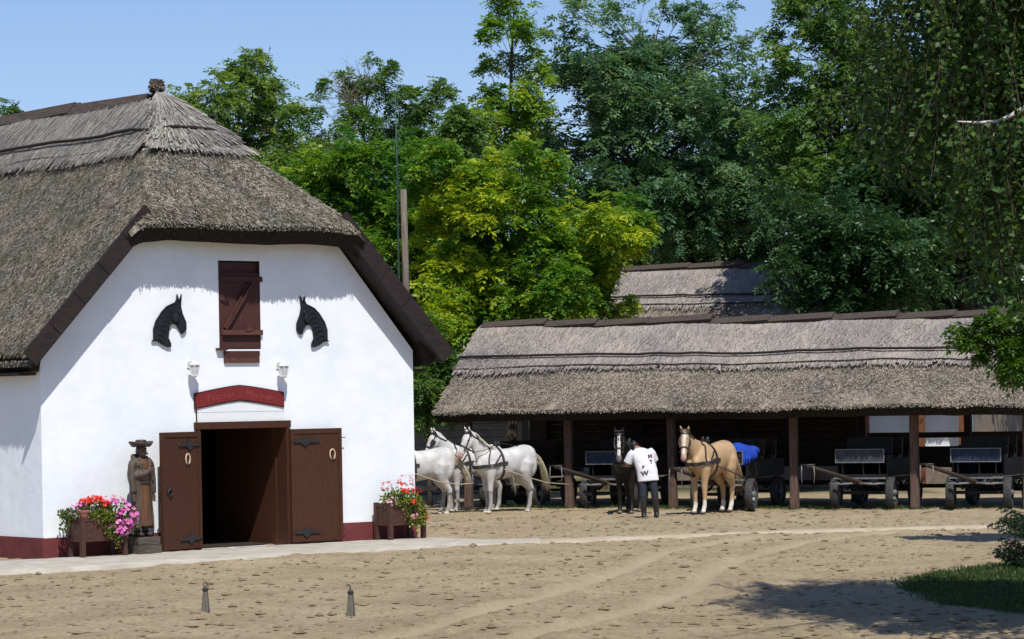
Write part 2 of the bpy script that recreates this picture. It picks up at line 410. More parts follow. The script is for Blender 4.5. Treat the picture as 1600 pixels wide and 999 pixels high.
class MB:
    """collects shapes, builds ONE mesh object"""
    def __init__(s):
        s.v = []; s.f = []; s.mi = []; s.cur = 0
    def add(s, verts, faces):
        n = len(s.v)
        s.v.extend([tuple(p) for p in verts])
        for f in faces:
            s.f.append(tuple(i + n for i in f)); s.mi.append(s.cur)
        return s
    def box(s, c, size, rot=None, taper=None):
        hx, hy, hz = size[0] / 2, size[1] / 2, size[2] / 2
        pts = []
        for z in (-1, 1):
            k = taper if (taper and z > 0) else 1.0
            for x, y in ((-1, -1), (1, -1), (1, 1), (-1, 1)):
                pts.append(Vector((x * hx * k, y * hy * k, z * hz)))
        if rot is not None:
            R = rot if isinstance(rot, Matrix) else Matrix.Rotation(rot, 3, 'Z')
            pts = [R @ p for p in pts]
        c = Vector(c)
        return s.add([p + c for p in pts], [(0, 3, 2, 1), (4, 5, 6, 7), (0, 1, 5, 4), (1, 2, 6, 5), (2, 3, 7, 6), (3, 0, 4, 7)])
    def bar(s, a, b, w, h, up=(0, 0, 1)):
        a, b = Vector(a), Vector(b)
        d = (b - a); L = d.length; d.normalize()
        upv = Vector(up)
        sd = d.cross(upv)
        if sd.length < 1e-4: sd = d.cross(Vector((1, 0, 0)))
        sd.normalize(); u = sd.cross(d)
        R = Matrix((d, sd, u)).transposed()
        return s.box((a + b) / 2, (L, w, h), R)
    def prism(s, poly, y0, y1):
        """poly in (x, z), extruded along y"""
        n = len(poly)
        vs = [(p[0], y0, p[1]) for p in poly] + [(p[0], y1, p[1]) for p in poly]
        fs = [tuple(range(n)), tuple(range(2 * n - 1, n - 1, -1))]
        for i in range(n):
            j = (i + 1) % n
            fs.append((j, i, n + i, n + j))
        return s.add(vs, fs)
    def tube(s, pts, rad, n=8, caps=True):
        pts = [Vector(p) for p in pts]
        if not hasattr(rad, '__len__'): rad = [rad] * len(pts)
        vs = []; prev = None
        for i, p in enumerate(pts):
            d = (pts[min(i + 1, len(pts) - 1)] - pts[max(i - 1, 0)])
            if d.length < 1e-9: d = Vector((0, 0, 1))
            d.normalize()
            if prev is None:
                sd = d.cross(Vector((0.13, 0.31, 0.94)))
                if sd.length < 1e-3: sd = d.cross(Vector((1, 0, 0)))
            else:
                sd = prev - d * prev.dot(d)
            sd.normalize(); prev = sd
            u = d.cross(sd)
            for k in range(n):
                a = 2 * PI * k / n
                vs.append(p + (sd * math.cos(a) + u * math.sin(a)) * rad[i])
        fs = []
        for i in range(len(pts) - 1):
            for k in range(n):
                k2 = (k + 1) % n
                fs.append((i * n + k, i * n + k2, (i + 1) * n + k2, (i + 1) * n + k))
        if caps:
            fs.append(tuple(range(n - 1, -1, -1)))
            fs.append(tuple((len(pts) - 1) * n + k for k in range(n)))
        return s.add(vs, fs)
    def loft(s, secs, n=18, power=2.0):
        """secs: (center, side, up, half_side, half_up)"""
        vs = []
        for c, S, U, a, b in secs:
            for k in range(n):
                t = 2 * PI * k / n
                ct, st = math.cos(t), math.sin(t)
                cx = math.copysign(abs(ct) ** (2 / power), ct)
                sx = math.copysign(abs(st) ** (2 / power), st)
                vs.append(Vector(c) + Vector(S) * (a * cx) + Vector(U) * (b * sx))
        fs = []
        for i in range(len(secs) - 1):
            for k in range(n):
                k2 = (k + 1) % n
                fs.append((i * n + k, i * n + k2, (i + 1) * n + k2, (i + 1) * n + k))
        fs.append(tuple(range(n - 1, -1, -1)))
        fs.append(tuple((len(secs) - 1) * n + k for k in range(n)))
        return s.add(vs, fs)
    def sphere(s, c, r, n=12, m=8):
        c = Vector(c)
        if not hasattr(r, '__len__'): r = (r, r, r)
        vs = []
        for i in range(m + 1):
            a = -PI / 2 + PI * i / m
            for k in range(n):
                b = 2 * PI * k / n
                vs.append(c + Vector((r[0] * math.cos(a) * math.cos(b), r[1] * math.cos(a) * math.sin(b), r[2] * math.sin(a))))
        fs = []
        for i in range(m):
            for k in range(n):
                k2 = (k + 1) % n
                fs.append((i * n + k, i * n + k2, (i + 1) * n + k2, (i + 1) * n + k))
        return s.add(vs, fs)
    def ring(s, c, axis, R, r, n=24, m=8, arc=(0, 2 * PI), flat=1.0):
        c = Vector(c); ax = Vector(axis).normalized()
        e1 = ax.orthogonal().normalized(); e2 = ax.cross(e1)
        full = abs(arc[1] - arc[0] - 2 * PI) < 1e-6
        cnt = n if full else n + 1
        vs = []
        for i in range(cnt):
            a = arc[0] + (arc[1] - arc[0]) * i / n
            d = e1 * math.cos(a) + e2 * math.sin(a)
            for k in range(m):
                b = 2 * PI * k / m
                vs.append(c + d * (R + r * math.cos(b)) + ax * (r * flat * math.sin(b)))
        fs = []
        for i in range(n if full else n):
            j = (i + 1) % cnt
            for k in range(m):
                k2 = (k + 1) % m
                fs.append((i * m + k, i * m + k2, j * m + k2, j * m + k))
        return s.add(vs, fs)
    def mesh(s, name, mats, smooth=False, fix=True):
        me = bpy.data.meshes.new(name)
        me.from_pydata(s.v, [], s.f)
        for m in (mats if isinstance(mats, (list, tuple)) else [mats]):
            me.materials.append(m)
        if any(s.mi):
            me.polygons.foreach_set('material_index', s.mi)
        if fix:
            bm = bmesh.new(); bm.from_mesh(me)
            bmesh.ops.recalc_face_normals(bm, faces=bm.faces)
            bm.to_mesh(me); bm.free()
        if smooth:
            me.polygons.foreach_set('use_smooth', [True] * len(me.polygons))
        me.update()
        return me
    def build(s, name, mats, parent=None, smooth=False, fix=True):
        return link(bpy.data.objects.new(name, s.mesh(name, mats, smooth, fix)), parent)

def quads_mesh(name, V, material, tint=None, parent=None, smooth=False):
    """V: (n,4,3) array of quads -> one object"""
    V = np.asarray(V, dtype=np.float32)
    n = V.shape[0]
    me = bpy.data.meshes.new(name)
    me.vertices.add(n * 4)
    me.vertices.foreach_set('co', V.reshape(-1))
    me.loops.add(n * 4)
    me.loops.foreach_set('vertex_index', np.arange(n * 4, dtype=np.int32))
    me.polygons.add(n)
    me.polygons.foreach_set('loop_start', np.arange(0, n * 4, 4, dtype=np.int32))
    me.polygons.foreach_set('loop_total', np.full(n, 4, dtype=np.int32))
    if tint is not None:
        a = me.attributes.new('tint', 'FLOAT', 'POINT')
        a.data.foreach_set('value', np.repeat(np.asarray(tint, dtype=np.float32), 4))
    me.materials.append(material)
    me.update(calc_edges=True)
    me.validate()
    return link(bpy.data.objects.new(name, me), parent)

def unit(a):
    return a / (np.linalg.norm(a, axis=-1, keepdims=True) + 1e-9)

def diamonds(P, D, S, L, W, fold=0.0):
    """leaf-shaped quads at P along D with side S"""
    L = np.asarray(L)[..., None]; W = np.asarray(W)[..., None]
    N = unit(np.cross(S, D))
    mid = P + D * L * 0.45
    return np.stack([P, mid + S * W * 0.5 + N * L * fold, P + D * L, mid - S * W * 0.5 + N * L * fold], axis=-2)

def remesh(mb, name, voxel, mats, parent=None, smooth_iter=3, assign=None):
    tmp = mb.build(name + '_tmp', mats)
    r = tmp.modifiers.new('r', 'REMESH'); r.mode = 'VOXEL'; r.voxel_size = voxel
    if smooth_iter:
        s = tmp.modifiers.new('s', 'SMOOTH'); s.factor = 0.5; s.iterations = smooth_iter
    dg = bpy.context.evaluated_depsgraph_get()
    me = bpy.data.meshes.new_from_object(tmp.evaluated_get(dg))
    bpy.data.objects.remove(tmp)
    me.name = name
    me.materials.clear()
    for m in (mats if isinstance(mats, (list, tuple)) else [mats]):
        me.materials.append(m)
    me.polygons.foreach_set('use_smooth', [True] * len(me.polygons))
    if assign:
        idx = [assign(p.center) for p in me.polygons]
        me.polygons.foreach_set('material_index', idx)
    else:
        me.polygons.foreach_set('material_index', [0] * len(me.polygons))
    me.update()
    return link(bpy.data.objects.new(name, me), parent)

def vnoise(x, y, seed=0):
    """cheap smooth value noise on arrays"""
    xi = np.floor(x).astype(np.int64); yi = np.floor(y).astype(np.int64)
    xf = x - xi; yf = y - yi
    def h(a, b):
        n = (a * 374761393 + b * 668265263 + seed * 1442695041) & 0x7fffffff
        n = ((n ^ (n >> 13)) * 1274126177) & 0x7fffffff
        return ((n ^ (n >> 16)) & 0xffff) / 65535.0
    u = xf * xf * (3 - 2 * xf); v = yf * yf * (3 - 2 * yf)
    return (h(xi, yi) * (1 - u) + h(xi + 1, yi) * u) * (1 - v) + (h(xi, yi + 1) * (1 - u) + h(xi + 1, yi + 1) * u) * v

# ------------------------------------------------------------------ ground
def poly_dist(X, Y, pts):
    d = np.full(X.shape, 1e9)
    for (x0, y0), (x1, y1) in zip(pts[:-1], pts[1:]):
        vx, vy = x1 - x0, y1 - y0
        t = np.clip(((X - x0) * vx + (Y - y0) * vy) / (vx * vx + vy * vy), 0, 1)
        d = np.minimum(d, np.hypot(X - x0 - t * vx, Y - y0 - t * vy))
    return d

TRACKS = [[(-2.6, 26.0), (-1.63, 29.1), (-0.77, 31.95), (-0.04, 34.5), (0.81, 37.6), (1.41, 40.1), (1.89, 42.6), (2.5, 46.0), (4.4, 50.0)],
          [(-1.2, 26.2), (-0.31, 28.8), (0.67, 31.3), (1.48, 33.5), (2.3, 36.8), (2.78, 40.0), (3.51, 43.5), (4.9, 47.2), (6.8, 50.5)]]
THIN = [[(2.2, 40.5), (3.6, 43.0), (5.6, 45.5), (7.5, 47.2), (9.5, 48.6)], [(3.4, 45.0), (3.0, 42.0), (2.2, 40.4)]]
GRASS_POLY = [(7.9, 41.6), (7.46, 41.26), (6.33, 40.05), (5.3, 37.93), (4.96, 36.12), (5.1, 33.31), (5.72, 31.7), (6.6, 30.2), (14, 29.0), (16, 41)]

def inside(X, Y, poly):
    r = np.zeros(X.shape, bool)
    n = len(poly)
    for i in range(n):
        x0, y0 = poly[i]; x1, y1 = poly[(i + 1) % n]
        c = ((y0 > Y) != (y1 > Y)) & (X < (x1 - x0) * (Y - y0) / (y1 - y0 + 1e-12) + x0)
        r ^= c
    return r

def ground_h(X, Y):
    z = (vnoise(X * 0.35, Y * 0.35, 1) - .5) * 0.05 + (vnoise(X * 1.3, Y * 1.3, 2) - .5) * 0.035
    rough = 0.45 + 0.55 * vnoise(X * 0.25, Y * 0.25, 9)
    hp = vnoise(X * 4.2, Y * 4.2, 3)
    z += rough * ((hp - .5) * 0.046 + (vnoise(X * 8, Y * 8, 4) - .5) * 0.030)
    pits = np.clip(vnoise(X * 3.1 + 40, Y * 3.1, 5) - 0.72, 0, 1) * 0.16
    z -= pits * rough
    tr = np.minimum(poly_dist(X, Y, TRACKS[0]), poly_dist(X, Y, TRACKS[1]))
    k = np.clip(1 - tr / 0.20, 0, 1)
    z = z * (1 - 0.8 * np.clip(k * 2, 0, 1)) - 0.02 * np.clip(k * 2, 0, 1)
    z += 0.025 * np.exp(-((tr - 0.28) / 0.08) ** 2)
    fade = np.clip((X + 16) / 3, 0, 1) * np.clip((16 - X) / 3, 0, 1) * np.clip((Y - 22) / 3, 0, 1) * np.clip((72 - Y) / 5, 0, 1)
    return z * fade - 0.005

PATH = [((-16, 37.2), (-13.5, 41.6)), ((-11.5, 39.9), (-9.6, 45.0)), ((-8.9, 41.9), (-8.6, 45.5)), ((-7.8, 42.66), (-7.7, 46.25)), ((-6.45, 43.45), (-6.5, 47.25)), ((-5.12, 44.66), (-5.2, 48.3)),
        ((-3.41, 46.2), (-3.6, 49.6)), ((-1.57, 47.7), (-1.62, 51.1)), ((-1.05, 47.95), (-1.15, 50.75)), ((-0.48, 48.15), (-0.6, 49.75)), ((0.51, 48.72), (0.52, 49.75)),
        ((2.21, 49.72), (2.26, 50.36)), ((4.55, 50.72), (4.64, 51.28)), ((6.93, 51.3), (7.06, 51.85)), ((9.32, 51.65), (9.49, 52.2)), ((13, 52.0), (13.2, 52.6))]

def axis(lo, hi, step, far_lo, far_hi, k=1.35):
    a = list(np.arange(lo, hi + 1e-6, step))
    s = step; x = hi
    while x < far_hi:
        s *= k; x += s; a.append(x)
    s = step; x = lo; b = []
    while x > far_lo:
        s *= k; x -= s; b.append(x)
    return np.array(b[::-1] + a)

xs = axis(-10.5, 10.5, 0.10, -2500, 2500)
ys = axis(27.0, 64.0, 0.080, -60, 4500)
GX, GY = np.meshgrid(xs, ys)
GZ = ground_h(GX, GY)
nx, ny = len(xs), len(ys)
me = bpy.data.meshes.new('ground')
me.vertices.add(nx * ny)
me.vertices.foreach_set('co', np.stack([GX, GY, GZ], -1).reshape(-1).astype(np.float32))
ii, jj = np.meshgrid(np.arange(nx - 1), np.arange(ny - 1))
b0 = (jj * nx + ii).reshape(-1)
quad = np.stack([b0, b0 + 1, b0 + nx + 1, b0 + nx], -1).astype(np.int32)
nq = len(quad)
me.loops.add(nq * 4)
me.loops.foreach_set('vertex_index', quad.reshape(-1))
me.polygons.add(nq)
me.polygons.foreach_set('loop_start', np.arange(0, nq * 4, 4, dtype=np.int32))
me.polygons.foreach_set('loop_total', np.full(nq, 4, dtype=np.int32))
me.polygons.foreach_set('use_smooth', np.ones(nq, bool))
tr = np.minimum(poly_dist(GX, GY, TRACKS[0]), poly_dist(GX, GY, TRACKS[1]))
th = np.minimum(poly_dist(GX, GY, THIN[0]), poly_dist(GX, GY, THIN[1]))
wob = vnoise(GX * 1.5, GY * 1.5, 21)
track = np.clip(1 - tr / (0.16 + 0.14 * wob), 0, 1) ** 0.6 * (0.45 + 0.5 * vnoise(GX * 0.6, GY * 0.6, 22))
track = np.maximum(track, np.clip(1 - th / 0.14, 0, 1) * 0.5 * vnoise(GX * 0.9, GY * 0.9, 24))
turf = inside(GX, GY, GRASS_POLY).astype(float) * 0.9
tn = vnoise(GX * 1.1, GY * 1.1, 31)
behind = np.clip((GY - (72.5 - 0.42 * GX)) / 2.0, 0, 1)
turf = np.maximum(turf, behind * np.clip((tn - 0.15) * 2, 0, 0.95))
turf = np.maximum(turf, np.clip((np.hypot(GX, GY - 45) - 70) / 30, 0, 0.9))
for nm, arr in (('track', track), ('turf', turf)):
    a = me.attributes.new(nm, 'FLOAT', 'POINT')
    a.data.foreach_set('value', arr.reshape(-1).astype(np.float32))
me.materials.append(M['sand'])
me.update(calc_edges=True)
ground = link(bpy.data.objects.new('ground', me))
tag(ground, kind='structure')

# concrete path in front of the barn, running on as a narrow strip across the yard
def path_build(PATH, name, material, rag):
    F = []; Bk = []
    for (a, b), (c, d) in zip(PATH[:-1], PATH[1:]):
        n = 14
        for i in range(n):
            t = i / n
            F.append((a[0] + (c[0] - a[0]) * t, a[1] + (c[1] - a[1]) * t))
            Bk.append((b[0] + (d[0] - b[0]) * t, b[1] + (d[1] - b[1]) * t))
    mb = MB(); vs = []; fs = []
    m = 7
    for i, (p, q) in enumerate(zip(F, Bk)):
        j1 = random.uniform(-rag, rag); j2 = random.uniform(-rag, rag) * .7
        for k in range(m):
            t = k / (m - 1)
            x = p[0] + (q[0] - p[0]) * t; y = p[1] + (q[1] - p[1]) * t + (j1 * (1 - t) + j2 * t)
            z = (0.048 if 0 < k < m - 1 else 0.034) - (.012 if rag > .1 else 0)
            vs.append((x, y, z + random.uniform(-.004, .004)))
        vs.append((p[0], p[1] - .04 + j1, -0.12)); vs.append((q[0], q[1] + .04 + j2, -0.12))
    w = m + 2
    for i in range(len(F) - 1):
        for k in range(m - 1):
            fs.append((i * w + k, (i + 1) * w + k, (i + 1) * w + k + 1, i * w + k + 1))
        fs.append((i * w + m, (i + 1) * w + m, (i + 1) * w, i * w))
        fs.append((i * w + m - 1, (i + 1) * w + m - 1, (i + 1) * w + m + 1, i * w + m + 1))
    mb.add(vs, fs)
    o = mb.build(name, material, smooth=True)
    tag(o, kind='structure')
path_build(PATH[:11], 'path', M['concrete'], .09)
path_build([((a[0], a[1]), (b[0], b[1])) for a, b in PATH[9:]], 'path', M['pale_path'], .17)

# ------------------------------------------------------------------ thatch helpers
def straws(name, samp, n, material, parent, length=(0.14, 0.32), width=(0.010, 0.022), lift=0.03, spread=0.35, tint=(0.15, 0.95), droop=0.0):
    """samp(n) -> points, normals, downslope dirs (arrays). Reed ends lying on the thatch."""
    P, N, D = samp(n)
    k = len(P)
    S = unit(np.cross(N, D))
    ang = RNG.normal(0, spread, k)[:, None]
    d = unit(D * np.cos(ang) + S * np.sin(ang) + N * RNG.uniform(-0.02, 0.09, k)[:, None])
    s = unit(np.cross(N, d))
    L = RNG.uniform(*length, k); W = RNG.uniform(*width, k)
    base = P + N * RNG.uniform(0.0, lift, k)[:, None]
    a = base - s * W[:, None] / 2; b = base + s * W[:, None] / 2
    e = base + d * L[:, None] - np.array([0, 0, 1.0]) * (droop * RNG.uniform(0, 1, k)[:, None])
    c = e + s * W[:, None] / 2; f = e - s * W[:, None] / 2
    V = np.stack([a, b, c, f], axis=1)
    o = quads_mesh(name, V, material, RNG.uniform(tint[0], tint[1], k), parent)
    tag(o, kind='stuff')
    return o

def slab_from_grid(name, X, Y, Ztop, thick, mask, material, parent, under=None, XB=None, YB=None):
    """heightfield slab on a plan grid; mask is per cell. thick is vertical thickness"""
    ny, nx = X.shape
    ids = -np.ones((2, ny, nx), int)
    vs = []; fs = []; mi = []
    def vid(l, j, i):
        if ids[l, j, i] < 0:
            ids[l, j, i] = len(vs)
            z = Ztop[j, i] - (thick if l else 0)
            vs.append((X[j, i], Y[j, i], z) if l == 0 or XB is None else (XB[j, i], YB[j, i], z))
        return ids[l, j, i]
    for j in range(ny - 1):
        for i in range(nx - 1):
            if not mask[j, i]: continue
            t = [vid(0, j, i), vid(0, j, i + 1), vid(0, j + 1, i + 1), vid(0, j + 1, i)]
            b = [vid(1, j, i), vid(1, j, i + 1), vid(1, j + 1, i + 1), vid(1, j + 1, i)]
            fs.append(tuple(t)); mi.append(0)
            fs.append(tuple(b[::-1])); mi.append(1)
            for (dj, di, p, q) in ((-1, 0, 0, 1), (0, 1, 1, 2), (1, 0, 2, 3), (0, -1, 3, 0)):
                jj, i2 = j + dj, i + di
                if jj < 0 or i2 < 0 or jj >= ny - 1 or i2 >= nx - 1 or not mask[jj, i2]:
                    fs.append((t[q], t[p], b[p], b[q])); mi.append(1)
    me = bpy.data.meshes.new(name)
    me.from_pydata(vs, [], fs)
    me.materials.append(material)
    me.materials.append(under or material)
    me.polygons.foreach_set('material_index', mi)
    a = me.attributes.new('tint', 'FLOAT', 'POINT')
    a.data.foreach_set('value', RNG.uniform(0.2, 0.75, len(vs)).astype(np.float32))
    me.update()
    return link(bpy.data.objects.new(name, me), parent)

# ------------------------------------------------------------------ barn
BARN_L = Vector((-7.72, 46.14, 0.0)); BARN_A = math.radians(39.2)
BU = Vector((math.cos(BARN_A), math.sin(BARN_A), 0)); BW = Vector((-math.sin(BARN_A), math.cos(BARN_A), 0))
def bpt(t, w, z):
    return BARN_L + BU * t + BW * w + Vector((0, 0, z))
FW = 7.66; CX = 3.85; BL = 14.0
SLOPE = (8.05 - 3.40) / (CX + 0.40)
def z_main(x):
    return 8.08 - SLOPE * np.abs(x - CX)
HIPK = (8.05 - 5.66) / (2.45 + 0.58)
def z_hip(w):
    return 5.66 + HIPK * (w + 0.58)
def smin(a, b, k=0.22):
    h = np.clip(0.5 + 0.5 * (b - a) / k, 0, 1)
    return b * (1 - h) + a * h - k * h * (1 - h)
def z_barn(x, w):
    z = smin(z_main(x), z_hip(w), 0.28)
    # sag of the old ridge and lumps in the reed
    z = z + (vnoise(x * 0.8 + 3, w * 0.6, 61) - .5) * 0.10 + (vnoise(x * 2.6, w * 2.4, 62) - .5) * 0.05
    return z

barn = empty('thatched_barn', BARN_L, BARN_A, 'white limewashed barn with steep thatched roof and open brown double doors', 'barn')

def wall_panel(outer, holes, thick, name, parent, material):
    bm = bmesh.new()
    es = []
    for lp in [outer] + holes:
        vs = [bm.verts.new((p[0], 0, p[1])) for p in lp]
        for i in range(len(vs)):
            es.append(bm.edges.new((vs[i], vs[(i + 1) % len(vs)])))
    bmesh.ops.triangle_fill(bm, use_beauty=True, edges=es)
    r = bmesh.ops.extrude_face_region(bm, geom=list(bm.faces))
    bmesh.ops.translate(bm, verts=[g for g in r['geom'] if isinstance(g, bmesh.types.BMVert)], vec=(0, thick, 0))
    bmesh.ops.recalc_face_normals(bm, faces=bm.faces)
    me = bpy.data.meshes.new(name); bm.to_mesh(me); bm.free()
    me.materials.append(material)
    return link(bpy.data.objects.new(name, me), parent)

DX0, DX1, DH = 3.03, 4.84, 2.10
HX0, HX1, HZ0, HZ1 = 3.50, 4.36, 3.45, 4.98
wall_panel([(0, 0), (FW, 0), (FW, 3.42), (5.74, 5.62), (1.96, 5.62), (0, 3.42)],
           [[(DX0, 0.02), (DX1, 0.02), (DX1, DH), (DX0, DH)], [(HX0, HZ0), (HX1, HZ0), (HX1, HZ1), (HX0, HZ1)]], 0.42, 'front_wall', barn, M_lime)
mb = MB()
mb.box((0.2, (BL + .42) / 2, 1.64), (0.4, BL - .42, 3.28))
mb.build('side_wall', M_lime, barn)
mb = MB(); mb.box((FW - 0.2, (BL + .42) / 2, 1.64), (0.4, BL - .42, 3.28)); mb.build('side_wall', M_lime, barn)
mb = MB(); mb.prism([(0.4, 0), (FW - .4, 0), (FW - .4, 3.6), (CX, 7.4), (0.4, 3.6)], BL - .4, BL); mb.build('rear_wall', M_lime, barn)
# plinth band
pl = MB()
pl.box((-0.010, BL / 2 - .012, 0.18), (0.03, BL + .03, 0.37)); pl.build('plinth', M['plinth_red'], barn)
for a, b in ((0.006, DX0 - .03), (DX1 + .03, FW + .02)):
    pl = MB(); pl.box(((a + b) / 2, -0.012, 0.178), (b - a, 0.03, 0.365)); pl.build('plinth', M['plinth_red'], barn)
# dark room behind the doors
rm = MB()
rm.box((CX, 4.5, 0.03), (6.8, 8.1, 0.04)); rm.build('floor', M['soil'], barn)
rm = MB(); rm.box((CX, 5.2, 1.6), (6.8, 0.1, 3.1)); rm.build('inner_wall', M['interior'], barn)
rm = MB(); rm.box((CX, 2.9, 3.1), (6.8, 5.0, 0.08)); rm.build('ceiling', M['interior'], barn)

# thatch
gx = np.arange(-0.36, 8.07, 0.10); gw = np.arange(-0.60, BL + .3, 0.12)
X, W = np.meshgrid(gx, gw)
Z = z_barn(X, W)
# rounded eaves: drop the outermost rows a little
edge = np.minimum(X - gx[0], gx[-1] - X)
Z -= 0.10 * np.clip(1 - edge / 0.25, 0, 1) ** 2
hipe = np.clip(1 - (W - gw[0]) / 0.3, 0, 1) ** 2
Z -= 0.12 * hipe * (Z > 5.2)
Xc = X[:-1, :-1] + .05; Wc = W[:-1, :-1] + .06
xl = CX - (8.08 - 5.62) / SLOPE
mask = (Wc > -0.36) | ((Xc > xl - .12) & (Xc < 2 * CX - xl + .12))
# slightly wavy eave edges
jx = (vnoise(W * 1.7, X * 0, 71) - .5) * 0.10
X2 = X + jx * np.clip(1 - edge / 0.3, 0, 1)
W2 = W + (vnoise(X * 0.75, X * 0, 72) - .5) * 0.42 * np.clip(1 - (W - gw[0]) / 0.4, 0, 1)
XB = X2 + 0.22 * np.clip(1 - (X - gx[0]) / 0.4, 0, 1) - 0.22 * np.clip(1 - (gx[-1] - X) / 0.4, 0, 1)
WB = W2 + 0.26 * np.clip(1 - (W - gw[0]) / 0.5, 0, 1)
roof = slab_from_grid('thatched_roof', X2, W2, Z, 0.29, mask, M['thatch_low'], barn, M['thatch_under_shade'], XB, WB)
def samp_barn(n):
    x = RNG.uniform(-0.38, 8.06, n); w = RNG.uniform(-0.60, 9.5, n)
    ok = (w > -0.36) | ((x > xl) & (x < 2 * CX - xl))
    x, w = x[ok], w[ok]
    z = z_barn(x, w)
    z = z - 0.12 * (np.clip(1 - (w + .6) / 0.3, 0, 1) ** 2) * (z > 5.2)
    w_true = w
    w = w + (vnoise(x * 0.75, x * 0, 72) - .5) * 0.42 * np.clip(1 - (w + .6) / 0.4, 0, 1)
    ed = np.minimum(x + 0.36, 8.06 - x)
    z = z - 0.10 * np.clip(1 - ed / 0.25, 0, 1) ** 2
    zz = z_main(x); zh = z_hip(w_true)
    gxx = np.where(zh < zz, 0.0, -SLOPE * np.sign(x - CX)); gww = np.where(zh < zz, HIPK, 0.0)
    N = unit(np.stack([-gxx, -gww, np.ones_like(x)], -1))
    D = unit(np.stack([-gxx, -gww, -(gxx ** 2 + gww ** 2)], -1))
    P = np.stack([x, w, z], -1)
    keep = z < 7.10
    return P[keep], N[keep], D[keep]
straws('reed', samp_barn, 140000, M['thatch_low'], roof, length=(.035, .10), width=(.006, .013), spread=.8, tint=(-.2, 1.2), lift=.014)
def samp_edge(n):
    # ragged reed ends hanging at the hip eave and the side eaves
    k = n // 2
    x = RNG.uniform(xl, 2 * CX - xl, k); w = np.full(k, -0.60) + RNG.uniform(0, .06, k) + (vnoise(x * 0.75, x * 0, 72) - .5) * 0.42
    z = np.full(k, 5.56) - RNG.uniform(0.0, 0.10, k) + (vnoise(x * 0.8 + 3, w * 0.6, 61) - .5) * 0.10
    P1 = np.stack([x, w, z], -1)
    w2 = RNG.uniform(-.4, 5, k); x2 = np.full(k, -0.38) + RNG.uniform(0, .05, k); z2 = 3.28 - RNG.uniform(0, .10, k)
    P2 = np.stack([x2, w2, z2], -1)
    P = np.concatenate([P1, P2])
    N = np.concatenate([np.tile([0, -1.0, .25], (k, 1)), np.tile([-1.0, 0, .25], (k, 1))])
    D = np.concatenate([np.tile([0, -.45, -.6], (k, 1)), np.tile([-.45, 0, -.6], (k, 1))])
    return P, unit(N), unit(D)
straws('reed_ends', samp_edge, 5000, M['thatch_low'], roof, length=(0.02, 0.04), lift=0.015, spread=0.5)

# upper course: a second coat of reed along the ridge and round the hip
def contour(z, off, far=BL + .3, n_side=46, n_hip=22):
    """points of the roof at height z, offset outwards"""
    hx = (8.08 - z) / SLOPE
    wh = (z - 5.66) / HIPK - 0.58
    nl = math.sqrt(1 + SLOPE ** 2); nh = math.sqrt(1 + HIPK ** 2)
    pts = []
    xL = CX - hx; xR = CX + hx
    for i in range(n_side):
        pts.append([xL, far + (wh + .15 - far) * i / (n_side - 1), -1, 0])
    for i in range(1, n_hip):
        t = i / n_hip
        pts.append([xL + (xR - xL) * t, wh, 0, -1])
    for i in range(n_side):
        pts.append([xR, wh + .15 + (far - wh - .15) * i / (n_side - 1), 1, 0])
    out = []
    for i, (x, w, nx_, nw) in enumerate(pts):
        # round the corners by averaging neighbours
        a = pts[max(i - 1, 0)]; b = pts[min(i + 1, len(pts) - 1)]
        nn = Vector((nx_ * SLOPE / nl, nw * HIPK / nh, 1 / nl if nx_ else 1 / nh)).normalized()
        p = Vector((x, w, z + (float(vnoise(np.array([x * .8 + 3]), np.array([w * .6]), 61)[0]) - .5) * .1))
        c1 = abs(x - xL) + abs(w - wh); c2 = abs(x - xR) + abs(w - wh)
        cut = 0.10 * max(0, 1 - min(c1, c2) / 0.35)
        out.append(p + nn * (off - cut))
    return out
def upper():
    zs = [6.98, 7.05, 7.2, 7.35, 7.55, 7.78, 7.98]
    offs = [0.05, 0.085, 0.09, 0.08, 0.075, 0.07, 0.06]
    rows = []
    for q, (z, o) in enumerate(zip(zs, offs)):
        rr = contour(z, o)
        if q == 0:
            rr = [p + Vector((0, 0, random.uniform(-.025, .025))) for p in rr]
        rows.append(rr)
    base = contour(7.01, -0.06)
    rows = [base] + rows
    mb = MB(); n = len(rows[0])
    vs = [p for r in rows for p in r]
    fs = [(i * n + k, i * n + k + 1, (i + 1) * n + k + 1, (i + 1) * n + k) for i in range(len(rows) - 1) for k in range(n - 1)]
    mb.add(vs, fs)
    o = mb.build('ridge_thatch', M['thatch_high'], barn, smooth=True)
    a = o.data.attributes.new('tint', 'FLOAT', 'POINT')
    a.data.foreach_set('value', RNG.uniform(0.3, 0.7, len(o.data.vertices)).astype(np.float32))
    return o
ridge_thatch = upper()
def samp_upper(n):
    z = RNG.uniform(7.01, 7.95, n); side = RNG.uniform(0, 1, n)
    hx = (8.08 - z) / SLOPE; wh = (z - 5.66) / HIPK - 0.58
    hip = side < 0.22
    x = np.where(hip, CX + hx * RNG.uniform(-1, 1, n), np.where(side < 0.68, CX - hx, CX + hx))
    w = np.where(hip, wh, wh + RNG.uniform(0, 1, n) ** 1.0 * (9.5 - wh))
    P = np.stack([x, w, z + (vnoise(x * .8 + 3, w * .6, 61) - .5) * .1], -1)
    nx_ = np.where(hip, 0, np.sign(x - CX) * SLOPE); nw = np.where(hip, -HIPK, 0)
    N = unit(np.stack([nx_, nw, np.ones(n)], -1))
    g = np.where(hip, HIPK, SLOPE)
    D = unit(np.stack([np.where(hip, (x - CX) * 0.9, np.sign(x - CX)), np.where(hip, -1.0, 0), -g], -1))
    return P + N * 0.08, N, D
straws('reed', samp_upper, 26000, M['thatch_high'], ridge_thatch, spread=0.12, length=(0.15, 0.4), lift=0.02)
